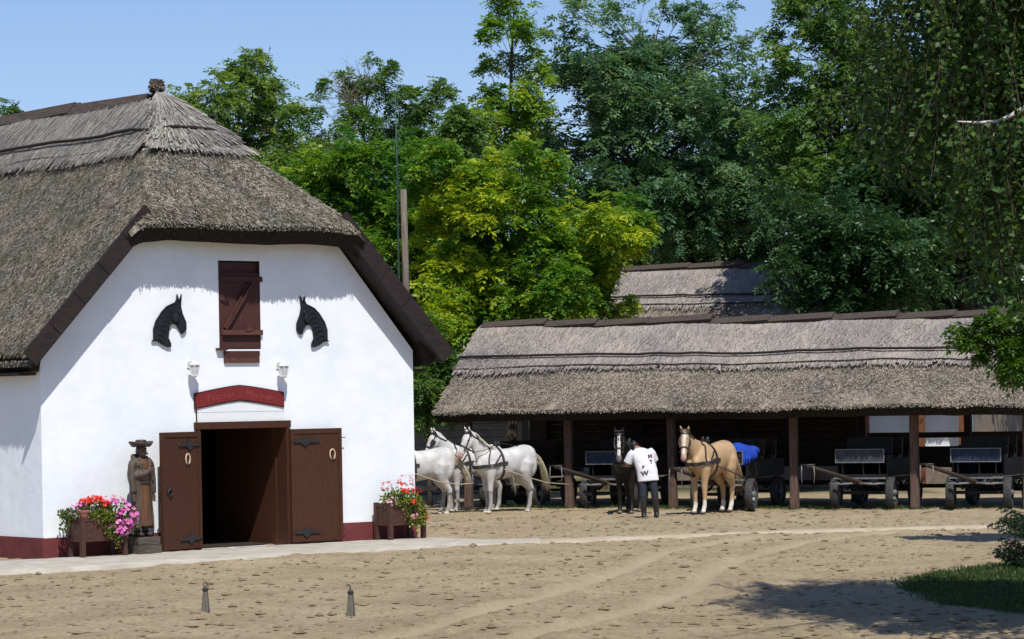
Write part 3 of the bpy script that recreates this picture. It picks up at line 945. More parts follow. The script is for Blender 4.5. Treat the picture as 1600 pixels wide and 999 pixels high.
def samp_fringe(n):
    P = []; N = []; D = []
    c = contour(7.01, 0.06)
    for k in range(n):
        i = random.randrange(len(c) - 1)
        if c[i][1] > 9.5: continue
        p = c[i].lerp(c[i + 1], random.random())
        d = (c[i + 1] - c[i]); d.normalize()
        nn = Vector((0, 0, 1)).cross(d) * -1
        if nn.dot(Vector((p.x - CX, p.y - 6, 0))) < 0: nn = -nn
        P.append(p); N.append((nn + Vector((0, 0, .8))).normalized()); D.append((nn * .75 + Vector((0, 0, -.8))).normalized())
    return np.array(P), np.array(N), np.array(D)
straws('reed_fringe', samp_fringe, 3500, M['thatch_high'], ridge_thatch, spread=0.25, length=(0.05, 0.13), lift=0.02)
mb = MB(); mb.tube([p + Vector((0, 0, random.uniform(-.006, .006))) for p in contour(7.25, 0.165)], 0.030, 6); mb.build('binding_rod', M['straw_band'], barn, smooth=True)
mb = MB(); mb.tube([p for p in contour(6.99, 0.075)], 0.036, 6); mb.build('binding_rod', M['straw_band'], barn, smooth=True)
# ridge boards, overlapping capping
w = 2.62; k = 0
while w < BL + .2:
    L_ = [2.55, 3.1, 2.8, 2.9, 3.0][k % 5]
    z0 = 8.07 + (0.0 if k % 2 == 0 else 0.075); z1 = z0 + random.uniform(-.03, .05)
    mb = MB()
    for s in (-1, 1):
        a0 = Vector((CX, w, z0)); a1 = Vector((CX, w + L_ + .1, z1))
        o0 = Vector((CX + s * .19, w + random.uniform(-.03, .03), z0 - .21)); o1 = Vector((CX + s * .19, w + L_ + .1, z1 - .21))
        nn = Vector((s * .055, 0, .045))
        mb.add([a0, a1, o1, o0, a0 + nn, a1 + nn, o1 + nn, o0 + nn], [(0, 1, 2, 3), (4, 7, 6, 5), (0, 4, 5, 1), (1, 5, 6, 2), (2, 6, 7, 3), (3, 7, 4, 0)])
    mb.build('ridge_board', M['ridge_wood'], barn)
    w += L_; k += 1
# reed finial at the hip peak
fin = MB()
prof = [(0.0, .085), (.06, .08), (.09, .07), (.12, .10), (.17, .118), (.23, .115), (.28, .085), (.30, .03)]
fin.loft([((CX, 2.42 + (.03 * math.sin(i)), 8.02 + h), (1, 0, 0), (0, 1, 0), r, r) for i, (h, r) in enumerate(prof)], 14)
finial = fin.build('finial', M['thatch_low'], barn, smooth=True)
def samp_fin(n):
    a = RNG.uniform(0, 2 * PI, n); h = RNG.uniform(0.10, 0.30, n)
    r = 0.115 * np.sqrt(np.clip(1 - ((h - .20) / .11) ** 2, 0.05, 1))
    P = np.stack([CX + r * np.cos(a), 2.42 + r * np.sin(a), 8.02 + h], -1)
    N = unit(np.stack([np.cos(a), np.sin(a), (h - .22) * 4], -1))
    D = unit(np.stack([np.cos(a) * .5, np.sin(a) * .5, np.where(h > .24, .8, -.3)], -1))
    return P, N, D
straws('reed_tuft', samp_fin, 700, M['thatch_low'], finial, length=(0.02, 0.055), spread=0.6, lift=0.02)
# skirt of long straight reed spreading down from the finial
def samp_skirt(n):
    a = RNG.uniform(-1.0, 1.0, n); t = RNG.uniform(0, 1, n)
    z = 8.02 - 0.75 * t
    hx = (8.10 - z) / SLOPE; wh = (z - 5.66) / HIPK - 0.58
    x = CX + hx * a * 0.95; P = np.stack([x, wh - .02, z], -1)
    N = np.tile(unit(np.array([[0, -HIPK, 1.0]])), (n, 1)); D = unit(np.stack([a * 0.95, -np.ones(n), -np.full(n, HIPK)], -1))
    return P + N * .10, N, D
straws('reed_skirt', samp_skirt, 3200, M['thatch_high'], finial, length=(0.25, 0.6), width=(.012, .02), spread=0.06, lift=0.03, tint=(0.0, 1.0))

# barge boards along both rakes: each plank its own part
def barge(side):
    e0 = Vector((-0.34, -0.44, 3.20)) ; e1 = Vector((1.99, -0.44, 5.66))
    if side > 0:
        e0.x = 2 * CX - e0.x; e1.x = 2 * CX - e1.x
    d = (e1 - e0); Ltot = d.length; d.normalize()
    up = Vector((-d.z, 0, d.x)) if d.x > 0 else Vector((d.z, 0, -d.x))
    if up.z < 0: up = -up
    n = 5
    for i in range(n):
        a = e0 + d * (Ltot * i / n + .006); b = e0 + d * (Ltot * (i + 1) / n - .006)
        q = random.uniform(-.006, .006)
        mb = MB()
        lo = -0.02; hi = 0.29
        vs = []
        for y in (-0.02 + q, 0.025 + q):
            off = Vector((0, y, 0))
            vs += [a + up * lo + off, b + up * lo + off, b + up * hi + off, a + up * hi + off]
        mb.add(vs, [(0, 1, 2, 3), (7, 6, 5, 4), (0, 4, 5, 1), (1, 5, 6, 2), (2, 6, 7, 3), (3, 7, 4, 0)])
        mb.build('barge_board', M['board_dark'], barn)
    # soffit board between barge board and wall
    mb = MB(); a = e0 + up * .0 + Vector((0, .03, 0)); b = e1 + up * .0 + Vector((0, .03, 0)); back = Vector((0, 0.44, 0))
    t = up * .03
    mb.add([a, b, b + back, a + back, a + t, b + t, b + back + t, a + back + t], [(0, 1, 2, 3), (7, 6, 5, 4), (0, 4, 5, 1), (1, 5, 6, 2), (2, 6, 7, 3), (3, 7, 4, 0)])
    mb.build('soffit', M['board_dark'], barn)
barge(-1); barge(1)
# eave plates along the sides and short rafter tails under the hip
for x in (-0.18, FW + .22):
    mb = MB(); mb.box((x, BL / 2 + .05, 3.06), (0.30, BL - .1, 0.05)); mb.build('eave_soffit', M['board_dark'], barn)
for x in (2.35, 3.1, 3.95, 4.75, 5.45):
    mb = MB(); mb.box((x, -0.20, 5.40), (0.09, 0.46, 0.10)); mb.build('rafter_tail', M['board_dark'], barn)

# hay hatch
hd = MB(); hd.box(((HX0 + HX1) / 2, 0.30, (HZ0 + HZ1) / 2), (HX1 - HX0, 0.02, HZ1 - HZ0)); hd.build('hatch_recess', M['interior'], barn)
hatch = MB(); hatch.box((3.93, 0.035, 4.12), (0.84, 0.035, 1.30)); hatch = hatch.build('hatch_door', M['hatch_brown'], barn)
for i in range(1):
    mb = MB(); mb.box((3.93, 0.10, 4.86), (0.84, 0.04, 0.18)); mb.build('header_board', M['hatch_brown'], hatch)
mb = MB(); mb.box((HX1 - .006, .14, (HZ0 + HZ1) / 2), (.012, .26, HZ1 - HZ0 - .01)); mb.build('hatch_lining', M['hatch_brown'], barn)
mb = MB(); mb.box((3.955, -0.005, 4.66), (0.88, 0.05, 0.085)); mb.build('ledge', M['hatch_brown'], hatch)
mb = MB(); mb.box((3.96, -0.02, 3.74), (0.82, 0.07, 0.085)); mb.build('ledge', M['hatch_light'], hatch)
mb = MB(); mb.bar((3.62, -0.005, 3.80), (4.20, -0.005, 4.63), 0.05, 0.10, up=(0, 1, 0)); mb.build('brace', M['hatch_brown'], hatch)
mb = MB(); mb.bar((3.59, -0.03, 3.83), (4.13, -0.03, 4.63), 0.012, 0.022, up=(0, 1, 0)); mb.build('brace_edge', M['hatch_light'], hatch)
mb = MB(); mb.tube([(3.54, -0.01, 4.32), (3.62, -0.02, 4.29), (3.70, -0.01, 4.27)], 0.014, 6); mb.build('bolt', M['iron_black'], hatch, smooth=True)
mb = MB()
for dx, dz in ((0.11, .02), (-.10, .01), (.0, .10), (.05, .06), (-.05, .04)):
    mb.tube([(4.07, -0.06, 3.77), (4.07 + dx * .6, -0.065, 3.77 + dz * .8), (4.07 + dx, -0.062, 3.77 + dz)], [.012, .009, .004], 5)
mb.build('twig', M['hatch_light'], hatch)
mb = MB(); mb.box((3.94, -0.02, 3.37), (0.72, 0.06, 0.10)); mb.build('sill_board', M['hatch_brown'], barn)
mb = MB(); mb.box((3.94, -0.016, 3.262), (0.72, 0.05, 0.095)); mb.build('sill_board', M['hatch_light'], barn)
mb = MB(); mb.box((3.52, -0.03, 3.452), (0.20, 0.10, 0.04)); mb.build('sill_board', M['hatch_brown'], barn)

# doorway frame, reveal and the two leaves
mb = MB(); mb.box(((DX0 + DX1) / 2, 0.02, DH + .045), (DX1 - DX0 + .16, 0.16, 0.12)); mb.build('door_lintel', M['door_brown'], barn)
for x in (DX0 - .015, DX1 + .015):
    mb = MB(); mb.box((x, 0.10, DH / 2 + .01), (0.06, 0.30, DH - .03)); mb.build('door_jamb', M['door_brown'], barn)
mb = MB(); mb.box((DX1 - .02, 1.22, DH / 2 + .02), (0.04, 1.92, DH - .03)); mb.build('reveal_panel', M['door_brown'], barn)
for zz in (0.38, 1.0, 1.5):
    mb = MB(); mb.box((DX1 - .022, 0.30 + .02 * zz, zz), (0.02, 0.05, 0.06)); mb.build('latch_plate', M['hatch_light'], barn)

def leaf_door(hinge, ang, width, ring):
    """hinge (x,w); the leaf extends in +x of its own frame, rotated by ang in barn plan"""
    R = Matrix.Rotation(ang, 4, 'Z'); T = Matrix.Translation((hinge[0], hinge[1], 0.06))
    mb = MB(); mb.box((width / 2, 0, 1.0), (width, 0.055, 1.98))
    d = mb.build('door', M['door_brown'], barn)
    d.matrix_local = T @ R
    out = -1 if math.cos(ang) > 0 else 1      # local y of the outer face
    y = out * 0.034
    mb = MB()
    for x in (0.035, width - .035):
        mb.box((x, y, 1.0), (0.07, 0.014, 1.98))
    mb.build('edge_board', M['door_brown'], d); 
    mb = MB()
    mb.box((width / 2, y, 1.945), (width - .15, 0.014, 0.08)); mb.build('edge_board', M['door_brown'], d)
    hl = 0.55
    for z in (0.18, 1.77):
        mb = MB(); yy = y + out * .012
        x0 = 0.02
        mb.box((x0 + hl / 2, yy, z), (hl, 0.012, 0.045))
        mb.prism([(x0 + hl * .30, z), (x0 + hl * .5, z + .10), (x0 + hl * .70, z), (x0 + hl * .5, z - .10)], yy - .005, yy + .003)
        mb.sphere((x0 + hl, yy, z), (.03, .012, .03), 8, 6)
        for bx in (.06, .2, .42):
            mb.sphere((bx, yy + out * .008, z), .012, 6, 4)
        mb.build('strap_hinge', M['iron_black'], d)
    xs_ = 0.36 if ring else 0.86
    mb = MB()
    pts = []
    for i in range(17):
        a = math.radians(-60 + 300 * i / 16)
        pts.append((xs_ + .052 * math.cos(a), y + out * .016, 1.54 + (.078 if math.sin(a) > 0 else .11) * math.sin(a)))
    mb.tube(pts, 0.016, 6); mb.build('horseshoe', M['horseshoe'], d, smooth=True)
    if ring:
        mb = MB(); mb.ring((width - .17, y + out * .02, 0.98), (0, 1, 0), 0.055, 0.012, 18, 6); mb.sphere((width - .17, y + out * .012, 1.035), .022, 8, 6)
        mb.build('ring_handle', M['iron_black'], d, smooth=True)
        mb = MB(); mb.tube([(width, 0, 1.0), (width + .05, 0, .99), (width + .05, 0, .92), (width + .01, 0, .86)], 0.009, 6); mb.build('latch', M['iron_black'], d)
    else:
        mb = MB(); mb.tube([(width, 0, 1.82), (width + .10, 0, 1.82)], 0.008, 6); mb.build('latch', M['iron_black'], d)
        mb = MB(); mb.tube([(width, 0, .22), (width + .07, 0, .22)], 0.012, 6); mb.build('latch', M['iron_black'], d)
    return d
leaf_door((DX1 + .03, -0.085), math.radians(-1.5), 1.07, False)
leaf_door((DX0 - .03, -0.085), math.radians(180 + 17), 1.0, True)

# ------------------------------------------------------------------ things on the facade
def mirror(poly):
    return [(2 * 3.955 - x, z - .01) for x, z in poly][::-1]
HEAD = [(2.12, 3.59), (2.16, 3.62), (2.16, 3.79), (2.21, 3.93), (2.33, 4.09), (2.43, 4.18), (2.52, 4.22), (2.6, 4.25), (2.63, 4.3), (2.64, 4.39), (2.66, 4.33), (2.67, 4.28), (2.7, 4.32), (2.73, 4.39), (2.72, 4.28), (2.71, 4.19), (2.74, 4.06), (2.81, 3.91), (2.815, 3.8), (2.78, 3.74), (2.72, 3.71), (2.69, 3.75), (2.67, 3.8), (2.61, 3.87), (2.54, 3.89), (2.48, 3.84), (2.46, 3.73), (2.45, 3.65), (2.5, 3.55), (2.5, 3.49), (2.43, 3.49), (2.33, 3.53), (2.24, 3.59)]
def plaque(poly, sgn, label):
    cx = sum(p[0] for p in poly) / len(poly); cz = min(p[1] for p in poly)
    o = empty('horse_head_plaque', bpt(cx, 0, cz), BARN_A, label, 'wall plaque', 'horse heads on the barn front')
    loc = [(x - cx, z - cz) for x, z in poly]
    bm = bmesh.new()
    vs = [bm.verts.new((x, -0.012, z)) for x, z in loc]
    f = bm.faces.new(vs)
    r = bmesh.ops.extrude_face_region(bm, geom=[f])
    bmesh.ops.translate(bm, verts=[g for g in r['geom'] if isinstance(g, bmesh.types.BMVert)], vec=(0, -0.035, 0))
    front = [g for g in r['geom'] if isinstance(g, bmesh.types.BMFace)]
    ins = bmesh.ops.inset_region(bm, faces=front, thickness=0.007, depth=0.016)
    bmesh.ops.triangulate(bm, faces=[x for x in bm.faces if len(x.verts) > 4])
    bmesh.ops.recalc_face_normals(bm, faces=bm.faces)
    me = bpy.data.meshes.new('head'); bm.to_mesh(me); bm.free(); me.materials.append(M['iron_wall'])
    link(bpy.data.objects.new('head', me), o)
    # braided mane ridges, cheek and eye in relief
    mb = MB()
    for k in range(7):
        t = k / 6
        a = (2.20 + .22 * t - .0, 3.66 + .46 * t); b = (a[0] + .17 - .03 * t, a[1] - .02 - .06 * (1 - t))
        pts = [(a[0], a[1]), ((a[0] + b[0]) / 2, (a[1] + b[1]) / 2 + .025), b]
        pts = [((2 * 3.955 - x if sgn < 0 else x) - cx, -0.060, z - cz - (.01 if sgn < 0 else 0)) for x, z in pts]
        mb.tube(pts, [.004, .006, .003], 6)
    mb.build('mane', M['iron_wall'], o, smooth=True)
    mb = MB()
    for (x, z, r) in ((2.60, 3.98, .07), ):
        mb.sphere(((2 * 3.955 - x if sgn < 0 else x) - cx, -0.060, z - cz), (r, .012, r * 1.1), 12, 8)
    mb.build('cheek', M['iron_wall'], o, smooth=True)
    mb = MB()
    mb.sphere(((2 * 3.955 - 2.665 if sgn < 0 else 2.665) - cx, -0.068, 4.10 - cz), (.022, .014, .016), 10, 6)
    mb.build('eye', M['iron_black'], o, smooth=True)
plaque(HEAD, 1, 'black iron horse head plaque left of the hatch, facing right')
plaque(mirror(HEAD), -1, 'black iron horse head plaque right of the hatch, facing left')

def lantern(t, z, label):
    o = empty('wall_lantern', bpt(t, 0, z), BARN_A, label, 'wall lamp', 'white lanterns above the barn doors')
    o.scale = (.86,) * 3
    mb = MB(); mb.box((0, -.012, 0), (.07, .024, .15)); mb.build('wall_plate', M['white_paint'], o)
    mb = MB(); mb.tube([(0, -.02, 0.0), (0, -.09, .05), (0, -.17, .06), (0, -.23, .03)], 0.016, 8); mb.build('bracket_arm', M['white_paint'], o, smooth=True)
    mb = MB(); mb.loft([((0, -.23, -.02 + h), (1, 0, 0), (0, 1, 0), r, r) for h, r in ((0, .125), (.02, .12), (.05, .07), (.075, .03), (.085, .008))], 6); mb.build('cap', M['white_paint'], o)
    mb = MB()
    for k in range(6):
        a = PI / 3 * k
        mb.tube([(.075 * math.cos(a), -.23 + .075 * math.sin(a), -.22), (.112 * math.cos(a), -.23 + .112 * math.sin(a), -.02)], 0.010, 5)
    mb.build('cage', M['white_paint'], o); 
    mb = MB(); mb.loft([((0, -.23, -.215), (1, 0, 0), (0, 1, 0), .066, .066), ((0, -.23, -.025), (1, 0, 0), (0, 1, 0), .10, .10)], 6); mb.build('glass', M['glass_pane'], o)
    mb = MB(); mb.loft([((0, -.23, -.265), (1, 0, 0), (0, 1, 0), .03, .03), ((0, -.23, -.235), (1, 0, 0), (0, 1, 0), .08, .08), ((0, -.23, -.215), (1, 0, 0), (0, 1, 0), .082, .082)], 6); mb.build('base_cup', M['white_paint'], o)
lantern(2.86, 3.20, 'white wall lantern at the left end of the red sign')
lantern(4.69, 3.17, 'white wall lantern at the right end of the red sign')

# red sign board with a bent (arched) outline
so = empty('sign_board', bpt(3.875, 0, 2.43), BARN_A, 'dark red arched sign board over the open doors', 'sign')
def sgn_poly(inset=0.0, top=0.27):
    up = []; dn = []
    for i in range(17):
        x = -0.92 + 1.84 * i / 16
        a = 0.135 * (1 - (abs(x) / .92) ** 1.25)
        up.append((x * (1 - inset / .92), a + top - inset)); dn.append((x * (1 - inset / .92), a + inset))
    return dn + up[::-1]
mb = MB(); mb.prism(sgn_poly(), -0.045, -0.006); mb.build('board', M['sign_edge'], so)
mb = MB(); mb.prism(sgn_poly(0.018), -0.053, -0.040); face = mb.build('face', M['sign_red'], so)
def text_mesh(s, size, font_bold=False):
    cu = bpy.data.curves.new('txt', 'FONT'); cu.body = s; cu.size = size; cu.align_x = 'CENTER'
    cu.resolution_u = 3; cu.offset = 0.05 * size if font_bold else 0.0; cu.extrude = 0.004; cu.space_character = 1.12
    ob = bpy.data.objects.new('txt', cu); COL.objects.link(ob)
    dg = bpy.context.evaluated_depsgraph_get()
    me = bpy.data.meshes.new_from_object(ob.evaluated_get(dg))
    bpy.data.objects.remove(ob)
    return me
for word, x_off in (('P\u00e1sztor', -.40), ('M\u00fazeum', .44)):
  tm = text_mesh(word, 0.165)
  for v in tm.vertices:
    x, y, z = v.co
    x += x_off
    v.co = (x, -0.0545 - z, y + 0.105 + 0.135 * (1 - (min(abs(x), .92) / .92) ** 1.25) - .03)
  tm.materials.clear(); tm.materials.append(M['sign_letter'])
  link(bpy.data.objects.new('lettering', tm), so)
# boarded white panel under the sign
pn = empty('white_panel', bpt(3.90, 0, 2.19), BARN_A, 'white boarded panel between the red sign and the door lintel', 'panel')
mb = MB(); mb.box((0, -0.012, 0.09), (1.78, 0.022, 0.172)); mb.build('board', M['panel_white'], pn)
mb = MB(); mb.prism([(-.89, .182), (.89, .182), (.89, .245)] + [(x, .235 + 0.125 * (1 - (abs(x) / .92) ** 1.25)) for x in (.6, .3, 0, -.3, -.6)] + [(-.89, .245)], -0.024, -0.002); mb.build('board', M['panel_white'], pn)
mb = MB(); mb.box((-.90, -.016, .11), (.014, .022, .24)); mb.build('edge_strip', M['door_brown'], pn)

# ------------------------------------------------------------------ open thatched wagon shed
SH_O = Vector((1.26, 63.55, 0)); SH_A = math.radians(-23.687)
SE = Vector((math.cos(SH_A), math.sin(SH_A), 0)); SB = Vector((-math.sin(SH_A), math.cos(SH_A), 0))
def spt(t, o, z=0):
    return SH_O + SE * t + SB * o + Vector((0, 0, z))

def gable_roof(root, T0, T1, o_eave, o_ridge, z_eave, z_ridge, thick, low, high, band_z, seed, n_straw, n_straw2, board_len, rods=True, front_only_straw=True):
    """gable thatch in the root's frame; x along the ridge, y depth"""
    sl = (z_ridge - z_eave) / (o_ridge - o_eave)
    o_back = 2 * o_ridge - o_eave
    def zf(x, o):
        z = z_ridge - sl * np.sqrt((o - o_ridge) ** 2 + 0.01)
        return z + (vnoise(x * 0.5, o * 0.6, seed) - .5) * 0.10 + (vnoise(x * 2.1, o * 2.1, seed + 1) - .5) * 0.045
    gx = np.arange(T0, T1 + .01, 0.14); go = np.arange(o_eave, o_back + .01, 0.12)
    X, O = np.meshgrid(gx, go)
    Z = zf(X, O)
    ed = np.minimum(O - go[0], go[-1] - O)
    Z -= 0.05 * np.clip(1 - ed / 0.2, 0, 1) ** 2
    O2 = O + (vnoise(X * 1.2, X * 0, seed + 2) - .5) * 0.10 * np.clip(1 - ed / .3, 0, 1)
    ex = np.minimum(X - gx[0], gx[-1] - X)
    X2 = X + (vnoise(O * 2.2, O * 0, seed + 3) - .5) * 0.12 * np.clip(1 - ex / .3, 0, 1)
    OB = O2 + .16 * np.clip(1 - (O - go[0]) / .4, 0, 1) - .16 * np.clip(1 - (go[-1] - O) / .4, 0, 1)
    roof = slab_from_grid('thatched_roof', X2, O2, Z, thick, np.ones((len(go) - 1, len(gx) - 1), bool), low, root, M['thatch_under_shade'], X2, OB)
    def samp(n):
        x = RNG.uniform(T0, T1, n); o = RNG.uniform(o_eave - .02, o_ridge if front_only_straw else o_back, n)
        z = zf(x, o) - 0.05 * np.clip(1 - (o - o_eave) / 0.2, 0, 1) ** 2
        k = z < band_z + .02
        x, o, z = x[k], o[k], z[k]
        N = np.tile(unit(np.array([[0, -sl, 1.0]])), (len(x), 1)); D = np.tile(unit(np.array([[0, -1.0, -sl]])), (len(x), 1))
        return np.stack([x, o, z], -1), N, D
    straws('reed', samp, n_straw, low, roof, spread=0.8, length=(.035, .10), width=(.006, .014), tint=(-.15, 1.15), lift=.014)
    def samp_e(n):
        x = RNG.uniform(T0, T1, n); z = zf(x, np.full(n, o_eave)) - RNG.uniform(0.02, .09, n)
        P = np.stack([x, np.full(n, o_eave) - .01 + RNG.uniform(0, .05, n), z], -1)
        return P, np.tile(unit(np.array([[0, -1.0, .3]])), (n, 1)), np.tile(unit(np.array([[0, -.5, -.6]])), (n, 1))
    straws('reed_ends', samp_e, n_straw // 16, low, roof, length=(.03, .10), spread=.5, lift=.02)
    # upper coat
    xs_ = np.arange(T0 - .02, T1 + .02, 0.25)
    def wave(x): return (float(vnoise(np.array([x * .55]), np.array([0.0]), seed + 7)[0]) - .5) * 0.12
    rows = []
    o_band = o_ridge - (z_ridge - band_z) / sl
    fr = [0.0, 0.04, 0.3, 0.6, 0.85, 1.0]
    nrm = Vector((0, -sl, 1)).normalized()
    for sgn in (1, -1):
        rows = []
        for q, f_ in enumerate([-.01] + fr):
            r = []
            for x in xs_:
                o = o_band + (o_ridge - o_band) * max(f_, 0) + (wave(x) * (1 - max(f_, 0)))
                z = float(zf(np.array([x]), np.array([o]))[0])
                off = -0.05 if q == 0 else (0.05 if q == 1 else 0.075)
                p = Vector((x, o, z)) + nrm * off
                if sgn < 0: p.y = 2 * o_ridge - p.y
                r.append(p)
            rows.append(r)
        mb = MB(); n = len(xs_)
        mb.add([p for r in rows for p in r], [(i * n + k, i * n + k + 1, (i + 1) * n + k + 1, (i + 1) * n + k) for i in range(len(rows) - 1) for k in range(n - 1)])
        ut = mb.build('ridge_thatch', high, root, smooth=True)
        a = ut.data.attributes.new('tint', 'FLOAT', 'POINT')
        a.data.foreach_set('value', RNG.uniform(0.3, 0.7, len(ut.data.vertices)).astype(np.float32))
        if sgn > 0:
            def samp_u(m):
                x = RNG.uniform(T0, T1, m); f2 = RNG.uniform(0, .97, m)
                o = o_band + (o_ridge - o_band) * f2
                P = np.stack([x, o, zf(x, o)], -1)
                N = np.tile(unit(np.array([[0, -sl, 1.0]])), (m, 1)); D = np.tile(unit(np.array([[0, -1.0, -sl]])), (m, 1))
                return P + N * .065, N, D
            straws('reed', samp_u, n_straw2, high, ut, spread=0.16, lift=.018)
    if rods:
        for zb, off, rr in ((band_z + .20, 0.15, .028), (band_z - .01, 0.075, .034)):
            mb = MB(); pts = []
            for x in xs_:
                ob = o_ridge - (z_ridge - zb) / sl + wave(x)
                pts.append(Vector((x, ob, float(zf(np.array([x]), np.array([ob]))[0]))) + nrm * off)
            mb.tube(pts, rr, 6); mb.build('binding_rod', M['straw_band'], root, smooth=True)
    # ridge capping boards
    x = T0 + .05; k = 0
    while x < T1 - .1:
        L_ = min(board_len * random.uniform(.85, 1.15), T1 - x)
        z0 = z_ridge - .02 + random.uniform(-.02, .02) ; z1 = z0 + .055
        # centre the board on the wavy ridge
        zr = float(zf(np.array([x + L_ / 2]), np.array([o_ridge]))[0]) - z_ridge + .10
        z0 += zr; z1 += zr
        mb = MB()
        for s in (-1, 1):
            a0 = Vector((x, o_ridge, z0)); a1 = Vector((x + L_ + .04, o_ridge, z1))
            o0 = a0 + Vector((0, s * .20, -.13)); o1 = a1 + Vector((0, s * .20, -.13)); nn = Vector((0, s * .05, .06))
            mb.add([a0, a1, o1, o0, a0 + nn, a1 + nn, o1 + nn, o0 + nn], [(0, 1, 2, 3), (4, 7, 6, 5), (0, 4, 5, 1), (1, 5, 6, 2), (2, 6, 7, 3), (3, 7, 4, 0)])
        mb.build('ridge_board', M['ridge_wood'], root)
        x += L_; k += 1
    return roof

shed = empty('wagon_shed', SH_O, SH_A, 'long open shed with low thatched roof on brown posts, sheltering wagons', 'shed')
gable_roof(shed, -2.98, 12.4, -0.80, 2.0, 2.30, 4.22, 0.25, M['thatch_shed_low'], M['thatch_shed_high'], 3.16, 101, 95000, 30000, 1.42)
POSTS = [-2.5, 0.0, 2.49, 5.31, 8.01, 10.45]
for t in POSTS:
    mb = MB()
    lean = random.uniform(-.01, .01)
    mb.loft([((t + lean * h, 0.0, h), (1, 0, 0), (0, 1, 0), .092 * k, .092 * k) for h, k in ((-.1, 1.08), (.25, 1.02), (.9, .96), (1.5, 1.0), (2.03, .98))], 12, power=5)
    mb.build('post', M['post_wood'], shed)
for t in POSTS:
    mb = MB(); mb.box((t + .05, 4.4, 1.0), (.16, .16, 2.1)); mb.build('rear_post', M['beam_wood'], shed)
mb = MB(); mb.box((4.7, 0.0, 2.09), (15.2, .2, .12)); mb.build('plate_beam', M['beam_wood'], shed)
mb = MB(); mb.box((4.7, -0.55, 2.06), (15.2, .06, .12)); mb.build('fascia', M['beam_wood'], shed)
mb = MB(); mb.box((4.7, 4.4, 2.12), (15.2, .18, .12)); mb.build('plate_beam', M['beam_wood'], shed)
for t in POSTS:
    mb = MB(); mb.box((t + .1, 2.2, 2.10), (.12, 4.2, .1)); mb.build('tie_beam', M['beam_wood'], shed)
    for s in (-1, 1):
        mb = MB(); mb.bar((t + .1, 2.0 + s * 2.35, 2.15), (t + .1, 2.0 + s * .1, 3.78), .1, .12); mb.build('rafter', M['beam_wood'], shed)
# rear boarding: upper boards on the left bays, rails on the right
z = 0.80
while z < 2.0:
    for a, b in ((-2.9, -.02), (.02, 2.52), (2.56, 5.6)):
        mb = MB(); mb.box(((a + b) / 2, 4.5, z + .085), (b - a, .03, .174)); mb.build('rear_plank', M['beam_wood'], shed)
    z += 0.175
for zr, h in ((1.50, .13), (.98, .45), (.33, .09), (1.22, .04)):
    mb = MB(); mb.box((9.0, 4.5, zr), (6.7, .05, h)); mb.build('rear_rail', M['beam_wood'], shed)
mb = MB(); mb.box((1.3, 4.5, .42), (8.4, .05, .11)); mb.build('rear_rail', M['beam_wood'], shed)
# boards closing the left gable, low
for k in range(14):
    zz = 2.2 + k * .15
    hw = (4.22 - .35 - zz) / ((4.22 - 2.3) / 2.8)
    if hw < .15: break
    mb = MB(); mb.box((-2.7, 2.0, zz), (.03, 2 * hw, .14)); mb.build('gable_plank', M['beam_wood'], shed)

# second thatched building farther back
HL_O = spt(-4.3, 13.0)
hall = empty('thatched_hall', HL_O, SH_A, 'taller thatched building rising behind the wagon shed', 'building')
gable_roof(hall, -0.7, 10.7, -0.7, 3.4, 2.65, 6.15, 0.3, M['thatch_shed_low'], M['thatch_shed_high'], 5.0, 141, 26000, 13000, 1.7)
wl = MB(); wl.box((4.95, 0.15, 1.25), (10.5, .3, 2.5)); wl.build('front_wall', M_lime, hall)
wl = MB(); wl.box((4.95, 6.6, 1.25), (10.5, .3, 2.5)); wl.build('rear_wall', M_lime, hall)
for x in (-.05, 10.2):
    wl = MB(); wl.prism([(0.3, 0), (6.45, 0), (6.45, 2.5), (3.4, 5.2), (.3, 2.5)], 0, .25)
    g = wl.build('gable_wall', M['brick_wall'], hall); g.rotation_euler = (0, 0, PI / 2); g.location = (x, 0, 0)
for x in (.1, 1.6, 3.1, 4.6, 6.1, 7.5, 9.0, 10.1):
    wl = MB(); wl.box((x, -0.42, 1.25), (.17, .17, 2.5)); wl.build('porch_post', M['wall_brown'], hall)
wl = MB(); wl.box((4.95, -.03, .32), (10.5, .06, .64)); wl.build('plinth', M['brick_wall'], hall)

# board hut seen past the shed's left end
hut = empty('board_hut', (-2.2, 75.0, 0), math.radians(-8), 'weathered grey board hut behind the white horses', 'hut')
wl = MB(); wl.box((.9, 1.0, 1.0), (3.0, 1.8, 1.95)); wl.build('core', M['beam_wood'], hut)
for k in range(11):
    wl = MB(); wl.box((.9, .06 - (k % 2) * .012, .1 + k * .185), (3.1, .05, .172)); wl.build('plank', M['plank_grey'], hut)
wl = MB(); wl.bar((-.8, -.4, 2.05), (-.8, 2.2, 2.5), 0.1, .1); wl.bar((2.6, -.4, 2.05), (2.6, 2.2, 2.5), 0.1, .1); wl.build('rafter', M['beam_wood'], hut)
wl = MB()
wl.add([(-1, -.5, 2.08), (2.8, -.5, 2.08), (2.8, 2.3, 2.55), (-1, 2.3, 2.55), (-1, -.5, 2.14), (2.8, -.5, 2.14), (2.8, 2.3, 2.61), (-1, 2.3, 2.61)], [(0, 3, 2, 1), (4, 5, 6, 7), (0, 1, 5, 4), (1, 2, 6, 5), (2, 3, 7, 6), (3, 0, 4, 7)])
wl.build('roof', M['beam_wood'], hut)

